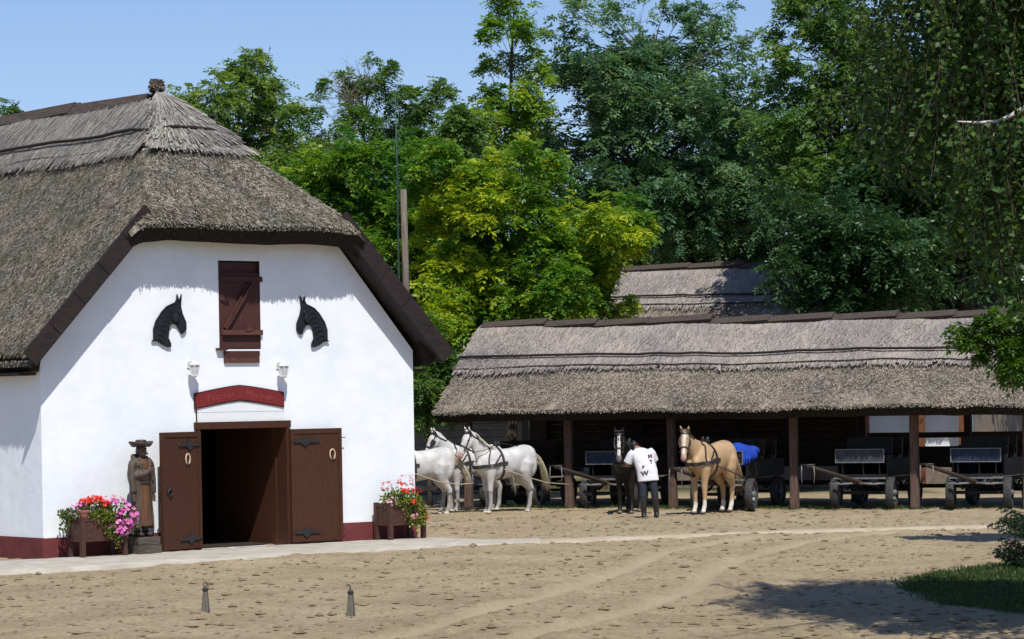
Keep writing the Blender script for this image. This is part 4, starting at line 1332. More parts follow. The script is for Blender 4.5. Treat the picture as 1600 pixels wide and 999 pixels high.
# low rail fence between barn and shed
fen = empty('rail_fence', (-4.2, 67.0, 0), math.radians(-12), 'dark low rail fence between barn and shed', 'fence')
for k in range(4):
    wl = MB(); wl.box((k * 1.35, 0, .55), (.11, .11, 1.2)); wl.build('post', M['fence_dark'], fen)
for zz in (.42, 1.0):
    wl = MB(); wl.box((2.0, -.08, zz), (4.6, .05, .10)); wl.build('rail', M['fence_dark'], fen)

# tall wooden pole and a thin green mast by the barn's back
pole = MB(); pole.tube([(0, 0, -.3), (.02, 0, 2), (.01, 0, 5), (-.01, 0, 7.15)], [.085, .08, .075, .07], 10)
o = pole.build('wooden_pole', M['wood_grey_pole'], smooth=True); o.location = (-2.30, 62.0, 0)
tag(o, 'weathered grey wooden pole standing among the trees behind the barn', 'pole')
mast = MB(); mast.tube([(0, 0, -.2), (0, 0, 4), (0.01, 0, 7.5), (-.01, 0, 9.4)], [.028, .026, .022, .012], 8)
o = mast.build('thin_mast', M['mast_green'], smooth=True); o.location = (-2.46, 62.3, 0)
tag(o, 'very thin dark green mast beside the wooden pole', 'mast')

# ------------------------------------------------------------------ wagons
def make_wheel(parent, x, y, steer=0.0):
    w = empty('wheel', (x, y, .345)); w.parent = parent
    mb = MB()
    prof = [(.245, -.075), (.315, -.088), (.338, -.060), (.345, 0), (.338, .060), (.315, .088), (.245, .075)]
    n = 28; vs = []; fs = []
    for i in range(n):
        a = 2 * PI * i / n
        for r, ax in prof:
            vs.append((ax, r * math.cos(a), r * math.sin(a)))
    m = len(prof)
    for i in range(n):
        j = (i + 1) % n
        for k in range(m):
            k2 = (k + 1) % m
            fs.append((i * m + k, i * m + k2, j * m + k2, j * m + k))
    mb.add(vs, fs)
    tyre = mb.build('tyre', M['tyre'], w)
    mb = MB(); mb.ring((0, 0, 0), (1, 0, 0), .225, .028, 24, 6, flat=2.0); mb.build('rim', M['wagon_steel'], w, smooth=True)
    mb = MB()
    mb.loft([((ax, 0, 0), (0, 1, 0), (0, 0, 1), r, r) for ax, r in ((-.05, .22), (-.01, .20), (0.015, .10), (.03, .07))], 16)
    mb.build('disc', M['wagon_black'], w)
    mb = MB(); mb.loft([((ax, 0, 0), (0, 1, 0), (0, 0, 1), r, r) for ax, r in ((-.09, .05), (-.09, .065), (.09, .06), (.115, .035))], 12); mb.build('hub', M['wagon_steel'], w)
    w.rotation_euler = (0, 0, steer)
    return w

def make_wagon(label, panel_mat, steer=0.0, seats=3, drawbar=True, tip=(-.1, -2.75, .98)):
    r = empty('horse_wagon', (0, 0, 0), 0, label, 'wagon', 'wagons parked under the thatched shed')
    for sx in (-.62, .62):
        make_wheel(r, sx, 0, steer); make_wheel(r, sx, 1.85)
    for y in (0, 1.85):
        mb = MB(); mb.box((0, y, .345), (1.14, .07, .07)); mb.build('axle', M['wagon_black'], r)
    for sx in (-.36, .36):
        for y in (0, 1.85):
            mb = MB()
            mb.tube([(sx, y - .38, .56), (sx, y - .15, .47), (sx, y, .43), (sx, y + .15, .47), (sx, y + .38, .56)], .028, 6)
            mb.build('leaf_spring', M['wagon_black'], r, smooth=True)
    for sx in (-.36, .36):
        mb = MB(); mb.box((sx, 1.0, .60), (.07, 2.9, .08)); mb.build('chassis_beam', M['wagon_black'], r)
    # steel cross bars that catch the light at the front
    mb = MB(); mb.box((0, -.30, .665), (1.16, .05, .035)); mb.build('front_bar', M['wagon_steel'], r)
    mb = MB(); mb.box((0, -.42, .565), (1.06, .045, .03)); mb.build('splinter_bar', M['wagon_steel'], r)
    for sx in (-.34, .34):
        mb = MB(); mb.tube([(sx - .28, -.52, .56), (sx, -.55, .545), (sx + .28, -.52, .56)], .018, 6); mb.build('swingletree', M['wagon_steel'], r, smooth=True)
    mb = MB(); mb.box((0, 1.12, .72), (1.10, 2.75, .05)); mb.build('bed', M['wagon_black'], r)
    for sx in (-.55, .55):
        mb = MB(); mb.box((sx, 1.2, .90), (.035, 2.55, .33)); mb.build('side_board', M['wagon_black'], r)
    mb = MB(); mb.box((0, 2.48, .90), (1.06, .035, .33)); mb.build('tail_board', M['wagon_black'], r)
    mb = MB(); mb.bar((-.52, -.26, 1.145), (.52, -.26, 1.145), .03, .27); p = mb.build('dash_panel', panel_mat, r)
    mb = MB()
    for zz in (1.005, 1.285):
        mb.box((0, -.28, zz), (1.09, .035, .018))
    for sx in (-.535, .535):
        mb.box((sx, -.28, 1.145), (.018, .035, .26))
    mb.build('panel_frame', M['wagon_steel'], p)
    for sx in (-.40, .06, .42):
        mb = MB(); mb.bar((sx, -.24, 1.0), (sx, -.2, .74), .025, .03); mb.build('panel_stay', M['wagon_black'], r)
    for k in range(seats):
        y = .28 + k * .80
        mb = MB(); mb.box((0, y, 1.10), (1.02, .40, .10)); mb.build('seat', M['seat_brown'], r)
        mb = MB(); mb.box((0, y + .22, 1.34), (1.02, .07, .36), Matrix.Rotation(-.12, 3, 'X')); mb.build('backrest', M['seat_brown'] if k else M['wagon_black'], r)
        for sx in (-.52, .52):
            mb = MB(); mb.tube([(sx, y - .18, 1.1), (sx, y - .16, 1.30), (sx, y + .18, 1.34)], .016, 6); mb.build('arm_rail', M['wagon_black'], r, smooth=True)
    for sx in (-.60, .60):
        mb = MB()
        pts = [(sx, .45 * math.cos(a), .345 + .45 * math.sin(a)) for a in [math.radians(20 + 14 * i) for i in range(11)]]
        vs = []; 
        for q in pts:
            vs += [(q[0] - .11, q[1], q[2]), (q[0] + .11, q[1], q[2]), (q[0] + .11, q[1] * 1.03, q[2] + .012), (q[0] - .11, q[1] * 1.03, q[2] + .012)]
        fs = []
        for i in range(len(pts) - 1):
            for k in range(4):
                fs.append((i * 4 + k, i * 4 + (k + 1) % 4, (i + 1) * 4 + (k + 1) % 4, (i + 1) * 4 + k))
        if seats > 3:
            mb.add(vs, fs); mb.build('mudguard', M['wagon_black'], r)
    if drawbar:
        t = Vector(tip)
        mb = MB(); mb.tube([(0, -.1, .55), (0, -.5, .60), tuple(Vector((0, -.5, .6)).lerp(t, .5)), tuple(t)], [.05, .05, .045, .038], 10); mb.build('drawbar', M['beam_wood'], r, smooth=True)
        mb = MB(); mb.tube([tuple(t + Vector((-.16, .02, .02))), tuple(t + Vector((.16, .02, .02)))], .018, 6)
        mb.build('pole_head', M['iron_black'], r, smooth=True)
        for s in (-.13, .13):
            mb = MB(); mb.tube([tuple(t + Vector((s, .02, .0))), tuple(t + Vector((s * 1.1, .03, -.17))), tuple(t + Vector((s, .02, -.36)))], .011, 5)
            mb.build('pole_chain', M['wagon_steel'], r, smooth=True)
    return r

WAG = [(-1.55, .35, 'wagon_black', 'dark wagon in deep shade behind the white horses', 0.0, (-.1, -2.3, .85)),
       (1.05, .05, 'wagon_blue', 'wagon with blue dash panel behind the black horse', 0.0, (-.25, -2.75, 1.02)),
       (3.95, -.75, 'wagon_black', 'wagon behind the palomino horse, with a blue cloth on its seat', .12, (-.1, -2.75, .98)),
       (6.88, .0, 'wagon_grey', 'wagon with grey dash panel, second from the right under the shed', .10, (-.45, -2.55, 1.0)),
       (9.42, .0, 'wagon_blue', 'rightmost wagon under the shed, with a dark blue dash panel', .16, (-.45, -2.55, 1.0))]
for t, off, pm, lab, steer, tip in WAG:
    r = make_wagon(lab, M[pm], steer, 3 if pm != 'wagon_black' else 3, True, tip)
    r.location = spt(t, off); r.rotation_euler = (0, 0, SH_A)
# blue cloth thrown over the third wagon's front seat
def cloth():
    rr = random.Random(9)
    mb = MB()
    mb.sphere((0, 0, .02), (.27, .20, .12), 14, 10)
    mb.sphere((-.10, -.02, .09), (.15, .15, .10), 12, 8)
    mb.sphere((.12, .0, .05), (.17, .16, .09), 12, 8)
    mb.sphere((.0, -.17, -.09), (.10, .05, .13), 12, 8)
    mb.sphere((.16, -.12, -.02), (.12, .07, .10), 12, 8)
    for k in range(16):
        a = rr.uniform(0, 2 * PI); q = rr.uniform(.04, .22)
        x, y = q * math.cos(a), q * .7 * math.sin(a)
        mb.tube([(x - .12, y + rr.uniform(-.06, .02), .06), (x, y, .15 - q * .4), (x + .10, y - rr.uniform(0, .08), .05), (x + .14, y - .12, -.08)], [.012, .03, .026, .012], 6)
    for k in range(6):
        x = -.10 + k * .05
        mb.tube([(x, -.16, .02), (x + .01, -.205, -.08), (x + .02, -.20, -.20 + .02 * abs(k - 3))], [.022, .024, .012], 6)
    o = remesh(mb, 'blue_cloth', .014, [M['blue_cloth']], None, 1)
    o.scale = (1.3, 1.15, 1.3); o.location = spt(4.36, -.60, 1.22); o.rotation_euler = (0, 0, SH_A)
    tag(o, 'crumpled bright blue cloth on the wagon behind the palomino', 'cloth')
cloth()

# ------------------------------------------------------------------ horses
def horse_frames(neck_yaw, neck_el, head_yaw, head_pitch, neck_len=0.70):
    """returns neck and head sections: (center, side, up, half_side, half_up)"""
    B = Vector((0.44, 0, 1.24))
    n = 5
    p = B.copy(); neck = []
    hs = [.155, .130, .105, .088, .078, .075]; hu = [.33, .27, .205, .165, .140, .125]
    for i in range(n + 1):
        s = i / n
        yaw = neck_yaw * s; el = neck_el + math.radians(10) * (s - .5)
        T = Vector((math.cos(el) * math.cos(yaw), math.cos(el) * math.sin(yaw), math.sin(el)))
        S = Vector((-math.sin(yaw), math.cos(yaw), 0)); U = T.cross(S)
        neck.append((p.copy(), S, U, hs[i], hu[i], T))
        if i < n: p = p + T * (neck_len / n)
    poll = p
    hy = neck_yaw + head_yaw
    T = Vector((math.cos(head_pitch) * math.cos(hy), math.cos(head_pitch) * math.sin(hy), math.sin(head_pitch)))
    S = Vector((-math.sin(hy), math.cos(hy), 0)); U = T.cross(S)
    if U.z < 0: U = -U
    head = []
    for dist, a, b, du in ((-.07, .055, .075, .02), (-.02, .080, .115, .01), (.08, .098, .145, -.012), (.19, .104, .148, -.022), (.30, .083, .118, -.012), (.41, .064, .086, .0), (.50, .060, .074, .002), (.56, .062, .072, -.006), (.605, .048, .050, -.012), (.62, .02, .02, -.015)):
        head.append((poll + T * dist + U * du, S, U, a, b, T))
    return neck, head, poll

TRUNK = [(-.80, 1.17, .10, .075), (-.765, 1.19, .20, .150), (-.66, 1.20, .295, .235), (-.50, 1.205, .335, .275), (-.32, 1.18, .335, .285), (-.12, 1.135, .335, .290), (.08, 1.11, .345, .290), (.26, 1.12, .365, .262), (.40, 1.135, .370, .235), (.54, 1.13, .320, .215), (.66, 1.11, .235, .180), (.735, 1.09, .130, .115)]

def strip_band(mb, pts, nrm, width, thick=.012, wdir=None):
    """flat strap through pts, lying on normals nrm"""
    vs = []; n = len(pts)
    for i, p in enumerate(pts):
        t = (pts[min(i + 1, n - 1)] - pts[max(i - 1, 0)]).normalized()
        nn = nrm[i].normalized(); b = t.cross(nn).normalized()
        for sx, sy in ((-1, 0), (1, 0), (1, 1), (-1, 1)):
            vs.append(p + b * (sx * width / 2) + nn * (sy * thick))
    fs = [(i * 4 + k, i * 4 + (k + 1) % 4, (i + 1) * 4 + (k + 1) % 4, (i + 1) * 4 + k) for i in range(n - 1) for k in range(4)]
    fs += [(3, 2, 1, 0), tuple((n - 1) * 4 + k for k in range(4))]
    mb.add(vs, fs)

def hair_blades(roots, dirs, length, width, sag, segs=4, jitter=.15):
    V = []
    for p, d in zip(roots, dirs):
        p = Vector(p); d = Vector(d).normalized()
        L = length * random.uniform(.7, 1.1); s = d.cross(Vector((random.uniform(-1, 1), random.uniform(-1, 1), .3))).normalized()
        w = width * random.uniform(.7, 1.2); q = p; dd = d.copy()
        for k in range(segs):
            dd = (dd + Vector((random.gauss(0, jitter), random.gauss(0, jitter), -sag))).normalized()
            q2 = q + dd * (L / segs); w2 = w * (1 - .22 * k / segs * 3) if k < segs - 1 else w * .15
            V.append([q - s * w / 2, q + s * w / 2, q2 + s * w2 / 2, q2 - s * w2 / 2])
            q, w = q2, w2
    return np.array(V, dtype=np.float32)

def make_horse(label, loc, heading, coat, leg, hair, muzzle, tail_mat, neck_yaw=0, neck_el=math.radians(48), head_yaw=0, head_pitch=math.radians(-58), blaze=None, sock=None, sock_h=.30,
               legdx=(0, 0, 0, 0), scale=1.0, tail=('down', 0), collar=True, blinkers=False, hoofm='hoof', seed=1, group='harness horses in the yard', traces=()):
    random.seed(seed)
    root = empty('horse', loc, heading, label, 'horse', group)
    root.scale = (scale,) * 3
    neck, head, poll = horse_frames(neck_yaw, neck_el, head_yaw, head_pitch)
    mb = MB()
    mb.loft([((x, 0, z), (0, 1, 0), (0, 0, 1), w, h) for x, z, h, w in TRUNK], 24, power=2.15)
    mb.sphere((.34, 0, 1.36), (.30, .13, .165), 14, 10)          # withers
    mb.sphere((-.50, 0, 1.34), (.30, .20, .20), 14, 10)          # croup
    for s in (-1, 1):
        mb.sphere((.46, s * .135, 1.10), (.18, .105, .26), 12, 10)   # shoulder
        mb.sphere((-.50, s * .16, 1.06), (.25, .135, .30), 12, 10)   # haunch
        mb.sphere((.70, s * .085, 1.08), (.09, .09, .12), 10, 8)     # chest muscle
    mb.loft([(c, S, U, a, b) for c, S, U, a, b, T in neck], 18)
    mb.loft([(c, S, U, a, b) for c, S, U, a, b, T in head], 18, power=2.3)
    hS, hU, hT = head[3][1], head[3][2], head[3][5]
    # cheeks, nostril swellings
    for s in (-1, 1):
        mb.sphere(head[2][0] + hS * (s * .045) - hU * .055 + hT * .02, (.085, .06, .085), 10, 8)
        mb.sphere(head[7][0] + hS * (s * .035) + hU * .025, (.034, .034, .034), 8, 6)
    mb.sphere(neck[-1][0], (.10, .085, .115), 12, 8)
    # ears
    for s in (-1, 1):
        base = poll + hU * .085 + hS * (s * .055) - hT * .02
        d = (Vector((0, 0, 1)) * .85 + hS * (s * .28) + hU * .25).normalized()
        mb.tube([base - d * .03, base + d * .05, base + d * .11, base + d * .17], [.036, .040, .028, .006], 8)
    FL = [(.46, .42, .44, .47), (.48, .43, .46, .49)]
    hoof_c = []
    for i, s in enumerate((1, -1)):
        dx = legdx[i]
        k = .142 * s
        pts = [(.43, k * .9, 1.24), (.44, k * .95, 1.17), (.44, k * 1.02, 1.06), (.45 + dx * .2, k, .86), (.46 + dx * .4, k * .98, .68), (.465 + dx * .5, k * .96, .52), (.455 + dx * .6, k * .96, .47), (.45 + dx * .75, k * .96, .30), (.45 + dx * .95, k * .96, .17), (.465 + dx, k * .96, .13), (.495 + dx, k * .96, .065), (.50 + dx, k * .96, .055), (.515 + dx, k * .96, .0)]
        rr = [.05, .11, .15, .115, .076, .062, .058, .044, .050, .052, .046, .056, .070]
        mb.tube(pts, rr, 14); hoof_c.append((.51 + dx, k * .96))
    for i, s in enumerate((1, -1)):
        dx = legdx[2 + i]
        k = .16 * s
        pts = [(-.47, k * .75, 1.33), (-.47, k * .9, 1.26), (-.46, k, 1.12), (-.42 + dx * .1, k * 1.08, .94), (-.47 + dx * .3, k * 1.02, .76), (-.58 + dx * .5, k * .95, .62), (-.635 + dx * .6, k * .9, .545), (-.63 + dx * .65, k * .88, .48), (-.62 + dx * .8, k * .86, .30), (-.61 + dx * .95, k * .86, .17), (-.595 + dx, k * .86, .13), (-.565 + dx, k * .86, .065), (-.56 + dx, k * .86, .055), (-.545 + dx, k * .86, 0)]
        rr = [.05, .13, .195, .175, .125, .080, .066, .060, .048, .053, .054, .047, .057, .070]
        mb.tube(pts, rr, 14); hoof_c.append((-.55 + dx, k * .86))
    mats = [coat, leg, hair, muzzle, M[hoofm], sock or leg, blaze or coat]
    mz = head[6][0]; nose = head[8][0]
    ear0 = poll + hU * .06
    def assign(c):
        if c.z < .055: return 4
        if sock and c.z < sock_h + .03 * math.sin(c.x * 40): return 5
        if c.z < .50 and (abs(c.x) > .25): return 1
        h = (c - poll)
        along = h.dot(hT)
        if along > .48 and (c - nose).length < .16: return 3
        if blaze is not None and 0.04 < along < .52 and abs(h.dot(hS)) < .034 and h.dot(hU) > .02: return 6
        return 0
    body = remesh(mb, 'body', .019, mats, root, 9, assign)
    # eyes
    for s in (-1, 1):
        e = MB(); e.sphere(head[3][0] + hS * (s * .090) + hU * .062 - hT * .03, (.021, .021, .021), 8, 6); e.build('eye', M['eye_dark'], root, smooth=True)
    # mane
    roots = []; dirs = []
    side = 1 if seed % 2 else -1
    for k in range(190):
        f = random.random() * (len(neck) - 1.001); i = int(f); q = f - i
        c = neck[i][0].lerp(neck[i + 1][0], q); U = neck[i][2].lerp(neck[i + 1][2], q); S = neck[i][1]
        hb = neck[i][4] * (1 - q) + neck[i + 1][4] * q
        if i == 0 and q < .4: continue
        roots.append(c + U * (hb * .97) + S * random.uniform(-.015, .015)); dirs.append(U * .25 + S * (side * .85) + Vector((0, 0, -.25)))
    o = quads_mesh('mane', hair_blades(roots, dirs, .19, .022, .22, 4, .12), hair, None, root)
    roots = []; dirs = []
    for k in range(26):
        roots.append(poll + hU * .10 + hS * random.uniform(-.03, .03)); dirs.append(hT * .8 + hU * .35 + hS * random.uniform(-.3, .3))
    o = quads_mesh('forelock', hair_blades(roots, dirs, .19, .022, .22, 4, .12), hair, None, root)
    # tail
    roots = []; dirs = []
    mode, sw = tail
    for k in range(150):
        a = random.uniform(-1, 1)
        roots.append((-.79 + random.uniform(-.02, .03), a * .04, 1.34 - random.random() * .2))
        if mode == 'down': dirs.append((-.55, a * .10 + sw, -.15))
        else: dirs.append((-.75, a * .12 + sw, -.25))
    o = quads_mesh('tail', hair_blades(roots, dirs, .86 if mode == 'down' else .66, .022, .55 if mode == 'down' else .30, 6, .08), tail_mat, None, root)

    # ---- harness: straps follow the same sections as the body
    le = M['leather']
    bvh = BVHTree.FromPolygons([v.co[:] for v in body.data.vertices], [p.vertices[:] for p in body.data.polygons])
    def wrap(path, lift=.010):
        P = []; N = []
        for q in path:
            r = bvh.find_nearest(q)
            P.append(r[0] + r[1] * lift * .4); N.append(r[1])
        return P, N
    def strap(name, path, width, mat_=le, closed=False):
        P, N = wrap(path)
        m = MB(); strip_band(m, P, N, width, .016); return m.build(name, mat_, root)
    def trunk_ring(x0, tilt=0.0, n=40, rad=.5):
        return [Vector((x0 + tilt * math.sin(a), rad * .8 * math.cos(a), 1.12 + rad * math.sin(a))) for a in [2 * PI * i / n for i in range(n + 1)]]
    if collar:
        strap('girth', trunk_ring(.20, .02), .055)
        pts = []
        for i in range(41):
            a = -PI * .98 + 2 * PI * .98 * i / 40
            fx = math.cos(a / 2) ** 2
            pts.append(Vector((.10 + .85 * fx, .42 * math.sin(a * .5) * (1.0 if True else 1), 1.15 - .13 * fx)))
        strap('breast_collar', pts, .075)
        pts = []
        for i in range(33):
            a = PI * i / 32
            pts.append(Vector((.62 - .20 * math.sin(a), .33 * math.cos(a), 1.08 + .62 * math.sin(a))))
        strap('neck_strap', pts, .032)
        for s in (-1, 1):
            strap('collar_strap', [Vector((.22 + .22 * t, s * .34, 1.42 - .36 * t)) for t in [i / 12 for i in range(13)]], .026)
        m = MB(); m.box((.21, 0, 1.545), (.10, .17, .05)); m.build('saddle_pad', le, root)
        m = MB()
        for s in (-1, 1): m.ring((.21, s * .06, 1.60), (1, 0, 0), .022, .006, 10, 5)
        m.build('rein_ring', M['wagon_steel'], root)
    # bridle
    def head_ring(c, sx, sy, n=22):
        return [c + hS * (sx * math.cos(a)) + hU * (sy * math.sin(a)) for a in [2 * PI * i / n for i in range(n + 1)]]
    strap('noseband', head_ring(head[4][0] + hT * .045, .2, .2), .024)
    strap('browband', [head[1][0] + hT * .045 + hS * (.16 * math.cos(a)) + hU * (.18 * math.sin(a)) for a in [PI * i / 14 for i in range(15)]], .024)
    for s in (-1, 1):
        strap('cheek_strap', [head[1][0] + hS * (s * .16) + hU * (.06 - .06 * t) + hT * (.0 + .44 * t) for t in [i / 10 for i in range(11)]], .022)
        if blinkers:
            m = MB(); c = head[3][0] + hS * (s * .115) + hU * .055 + hT * .005
            R = Matrix((hT, hU, hS)).transposed()
            m.box(c, (.12, .11, .014), R); m.build('blinker', le, root)
    strap('throat_strap', head_ring(head[1][0] - hT * .0 - hU * .02, .25, .25), .02)
    # reins and traces in the horse's own frame
    for nm, path, w, mt in traces:
        m = MB(); m.tube(path, w, 6); m.build(nm, M[mt], root, smooth=True)
    return root

R_ = math.radians
# heading: direction the horse faces, measured from +X
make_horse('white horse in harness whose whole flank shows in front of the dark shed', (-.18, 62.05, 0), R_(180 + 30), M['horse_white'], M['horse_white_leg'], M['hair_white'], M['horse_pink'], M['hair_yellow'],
           neck_yaw=R_(-10), neck_el=R_(52), head_yaw=R_(14), head_pitch=R_(-58), legdx=(.02, -.06, .06, -.10), scale=.965, tail=('down', 0.02), seed=3, hoofm='horse_sock',
           traces=[('trace', [(.2, .30, 1.0), (-.3, .36, .82), (-.9, .34, .66), (-1.5, .32, .60)], .013, 'rope'), ('rein', [(.92, .1, 1.38), (.6, .2, 1.45), (.21, .1, 1.60), (-.6, .05, 1.45)], .008, 'leather')], group='white harness horses')
make_horse('white horse with only head and neck showing, behind the other white horses', (-.92, 63.25, 0), R_(180 + 26), M['horse_white'], M['horse_white_leg'], M['hair_white'], M['horse_grey_muzzle'], M['hair_white'],
           neck_yaw=R_(-6), neck_el=R_(50), head_yaw=R_(2), head_pitch=R_(-60), scale=.965, blinkers=True, seed=4, hoofm='horse_sock', group='white harness horses')
make_horse('white horse half hidden by the barn corner, tail swung out', (-2.02, 61.6, 0), R_(180 + 14), M['horse_white'], M['horse_white_leg'], M['hair_white'], M['horse_grey_muzzle'], M['hair_yellow'],
           neck_yaw=R_(0), neck_el=R_(35), head_yaw=R_(0), head_pitch=R_(-60), legdx=(0, .05, .0, .10), scale=.96, tail=('swing', .10), seed=5, hoofm='horse_sock',
           traces=[('trace', [(.2, .30, .95), (-.3, .36, .76), (-.8, .35, .68), (-1.15, .33, .70)], .013, 'rope')], group='white harness horses')
make_horse('black horse with white blaze facing the camera beside the man', (2.50, 60.95, 0), R_(-90 - 12), M['horse_black'], M['horse_black'], M['hair_black'], M['horse_grey_muzzle'], M['hair_black'],
           neck_yaw=R_(-8), neck_el=R_(42), head_yaw=R_(14), head_pitch=R_(-66), blaze=M['horse_sock'], sock=None, scale=.985, seed=6, legdx=(.02, -.04, .05, -.05))
make_horse('palomino horse with white blaze and socks, in black breast harness', (4.22, 60.05, 0), R_(-90 - 37), M['horse_tan'], M['horse_tan'], M['hair_flaxen'], M['horse_pink'], M['horse_tan'],
           neck_yaw=R_(4), neck_el=R_(40), head_yaw=R_(18), head_pitch=R_(-62), blaze=M['horse_sock'], sock=M['horse_sock'], sock_h=.26, scale=1.0, seed=8, legdx=(.04, -.03, .05, -.06), blinkers=True,
           traces=[('trace', [(.2, .30, 1.0), (-.3, .36, .85), (-.9, .34, .68)], .013, 'leather')])
random.seed(5)

# ------------------------------------------------------------------ groom in a white shirt, seen from behind
def make_person():
    root = empty('person', (2.80, 57.95, 0.0), R_(6), 'person in white printed shirt and dark jeans, seen from behind, tending the black horse', 'person')
    root.rotation_euler = (R_(-3), R_(-4), R_(6))
    X = Vector((1, 0, 0)); Yv = Vector((0, 1, 0)); Zv = Vector((0, 0, 1))
    ln = [Vector(p) for p in ((.02, 0, .88), (.01, .01, 1.0), (0, .035, 1.12), (-.015, .075, 1.25), (-.03, .125, 1.36), (-.045, .165, 1.42), (-.065, .215, 1.47))]
    def torso(mb, wid, dep):
        mb.loft([(c, X, Yv, w, d) for c, w, d in zip(ln, wid, dep)], 20, power=2.3)
    sh = {s: Vector((-.03 + s * .185, .125, 1.385)) for s in (-1, 1)}
    el = {-1: Vector((-.36, .20, 1.12)), 1: Vector((.25, .27, 1.13))}
    wr = {-1: Vector((-.30, .44, 1.17)), 1: Vector((.02, .48, 1.18))}
    hip = {-1: Vector((-.085, .0, .88)), 1: Vector((.115, .0, .88))}
    kn = {-1: Vector((-.105, -.02, .48)), 1: Vector((.135, -.03, .48))}
    an = {-1: Vector((-.115, .04, .10)), 1: Vector((.145, .02, .10))}
    # body: one continuous surface with head, arms, five-fingered hands, legs
    mb = MB()
    torso(mb, [.145, .135, .14, .16, .165, .12, .06], [.10, .095, .10, .11, .105, .085, .06])
    head = Vector((-.14, .40, 1.495))
    mb.tube([(-.05, .17, 1.42), (-.085, .26, 1.455), (-.12, .34, 1.475)], [.062, .055, .058], 12)
    mb.sphere(head, (.076, .098, .115), 16, 12)
    mb.sphere(head + Vector((0, .05, -.06)), (.055, .055, .06), 12, 8)
    mb.tube([head + Vector((0, .09, .02)), head + Vector((0, .118, -.02)), head + Vector((0, .10, -.035))], [.012, .018, .012], 8)
    for s in (-1, 1):
        mb.sphere(head + Vector((s * .078, -.005, -.005)), (.014, .025, .034), 8, 6)
        mb.tube([sh[s], sh[s].lerp(el[s], .5), el[s], el[s].lerp(wr[s], .35), wr[s]], [.062, .050, .042, .043, .028], 12)
        d = (wr[s] - el[s]).normalized(); sd = Vector((0, 0, 1)).cross(d).normalized(); u = d.cross(sd)
        mb.loft([(wr[s] + d * t, sd, u, a, b) for t, a, b in ((-.01, .028, .022), (.03, .040, .018), (.075, .042, .016), (.092, .036, .012))], 12)
        for k, (o, L) in enumerate(((-.033, .062), (-.011, .075), (.012, .072), (.033, .058))):
            b0 = wr[s] + d * .082 + sd * o
            mb.tube([b0, b0 + d * L * .45 - u * .006, b0 + d * L * .75 - u * .028, b0 + d * L * .82 - u * .05], [.0095, .009, .0085, .007], 8)
        t0 = wr[s] + d * .025 + sd * (-s * .036)
        mb.tube([t0, t0 + d * .03 + sd * (-s * .022) - u * .008, t0 + d * .058 + sd * (-s * .026) - u * .022], [.013, .011, .008], 8)
        mb.tube([hip[s], hip[s].lerp(kn[s], .5), kn[s], kn[s].lerp(an[s], .3), an[s]], [.085, .075, .055, .052, .036], 12)
        mb.loft([(an[s] + Vector((0, y, z)), X, Zv, a, b) for y, z, a, b in ((-.07, -.06, .03, .035), (0, -.045, .036, .05), (.10, -.06, .045, .035), (.16, -.07, .035, .024))], 10)
    remesh(mb, 'body', .0098, [M['skin']], root, 2)
    # hair
    mb = MB(); mb.sphere(head + Vector((0, -.018, .022)), (.088, .106, .118), 16, 12); mb.sphere(head + Vector((.01, -.075, -.03)), (.07, .06, .07), 12, 8)
    remesh(mb, 'hair', .012, [M['hair_black']], root, 2)
    # shirt
    mb = MB()
    cs = [(Vector((.035, -.005, .76)), .222, .140), (Vector((.03, 0, .86)), .218, .142), (Vector((.02, .01, 1.0)), .212, .142), (Vector((.0, .035, 1.12)), .215, .146), (Vector((-.015, .07, 1.25)), .222, .150), (Vector((-.03, .11, 1.36)), .205, .132), (Vector((-.042, .145, 1.42)), .15, .098), (Vector((-.062, .19, 1.462)), .082, .074)]
    mb.loft([(c, X, Yv, w, d) for c, w, d in cs], 24, power=2.4)
    for s in (-1, 1):
        e = sh[s].lerp(el[s], .80)
        mb.tube([sh[s] + Vector((-s * .03, 0, .0)), sh[s].lerp(el[s], .25), sh[s].lerp(el[s], .55), e], [.088, .092, .092, .095], 14)
    for k in range(9):
        a = -1.2 + k * .3
        mb.tube([(.03 + .20 * math.sin(a), -.005 - .128 * math.cos(a), .775), (.02 + .19 * math.sin(a) + .03, .0 - .128 * math.cos(a), .95), (.0 + .18 * math.sin(a) + .05, .03 - .12 * math.cos(a), 1.12)], [.018, .014, .004], 6)
    shirt = remesh(mb, 'shirt', .011, [M['shirt_white']], root, 2)
    # print on the back
    bvh = BVHTree.FromPolygons([v.co[:] for v in shirt.data.vertices], [p.vertices[:] for p in shirt.data.polygons])
    for s_, size, x, z in (('M', .110, .11, 1.235), ('T', .095, .115, 1.125), ('P', .08, -.06, 1.03), ('W', .125, -.045, .885)):
        tm = text_mesh(s_, size, True)
        bm = bmesh.new(); bm.from_mesh(tm)
        bmesh.ops.subdivide_edges(bm, edges=[e for e in bm.edges if e.calc_length() > .03], cuts=2)
        bmesh.ops.triangulate(bm, faces=bm.faces)
        for v in bm.verts:
            q = Vector((v.co.x * 1.15 + x, -2, v.co.y + z + .1 * v.co.x))
            h = bvh.ray_cast(q, Vector((0, 1, 0)))
            y = h[0].y if h[0] is not None else 0.0
            v.co = (q.x, y - .006 - (.004 if v.co.z > 0 else 0), q.z)
        bm.to_mesh(tm); bm.free()
        tm.materials.clear(); tm.materials.append(M['shirt_print'])
        link(bpy.data.objects.new('shirt_print', tm), root)
    # jeans
    mb = MB()
    mb.loft([(Vector((.018, 0, z)), X, Yv, w, d) for z, w, d in ((.80, .18, .125), (.88, .182, .13), (.97, .165, .12), (1.03, .15, .11))], 20, power=2.4)
    for s in (-1, 1):
        mb.tube([hip[s], hip[s].lerp(kn[s], .5), kn[s], kn[s].lerp(an[s], .35)], [.102, .092, .078, .072], 14)
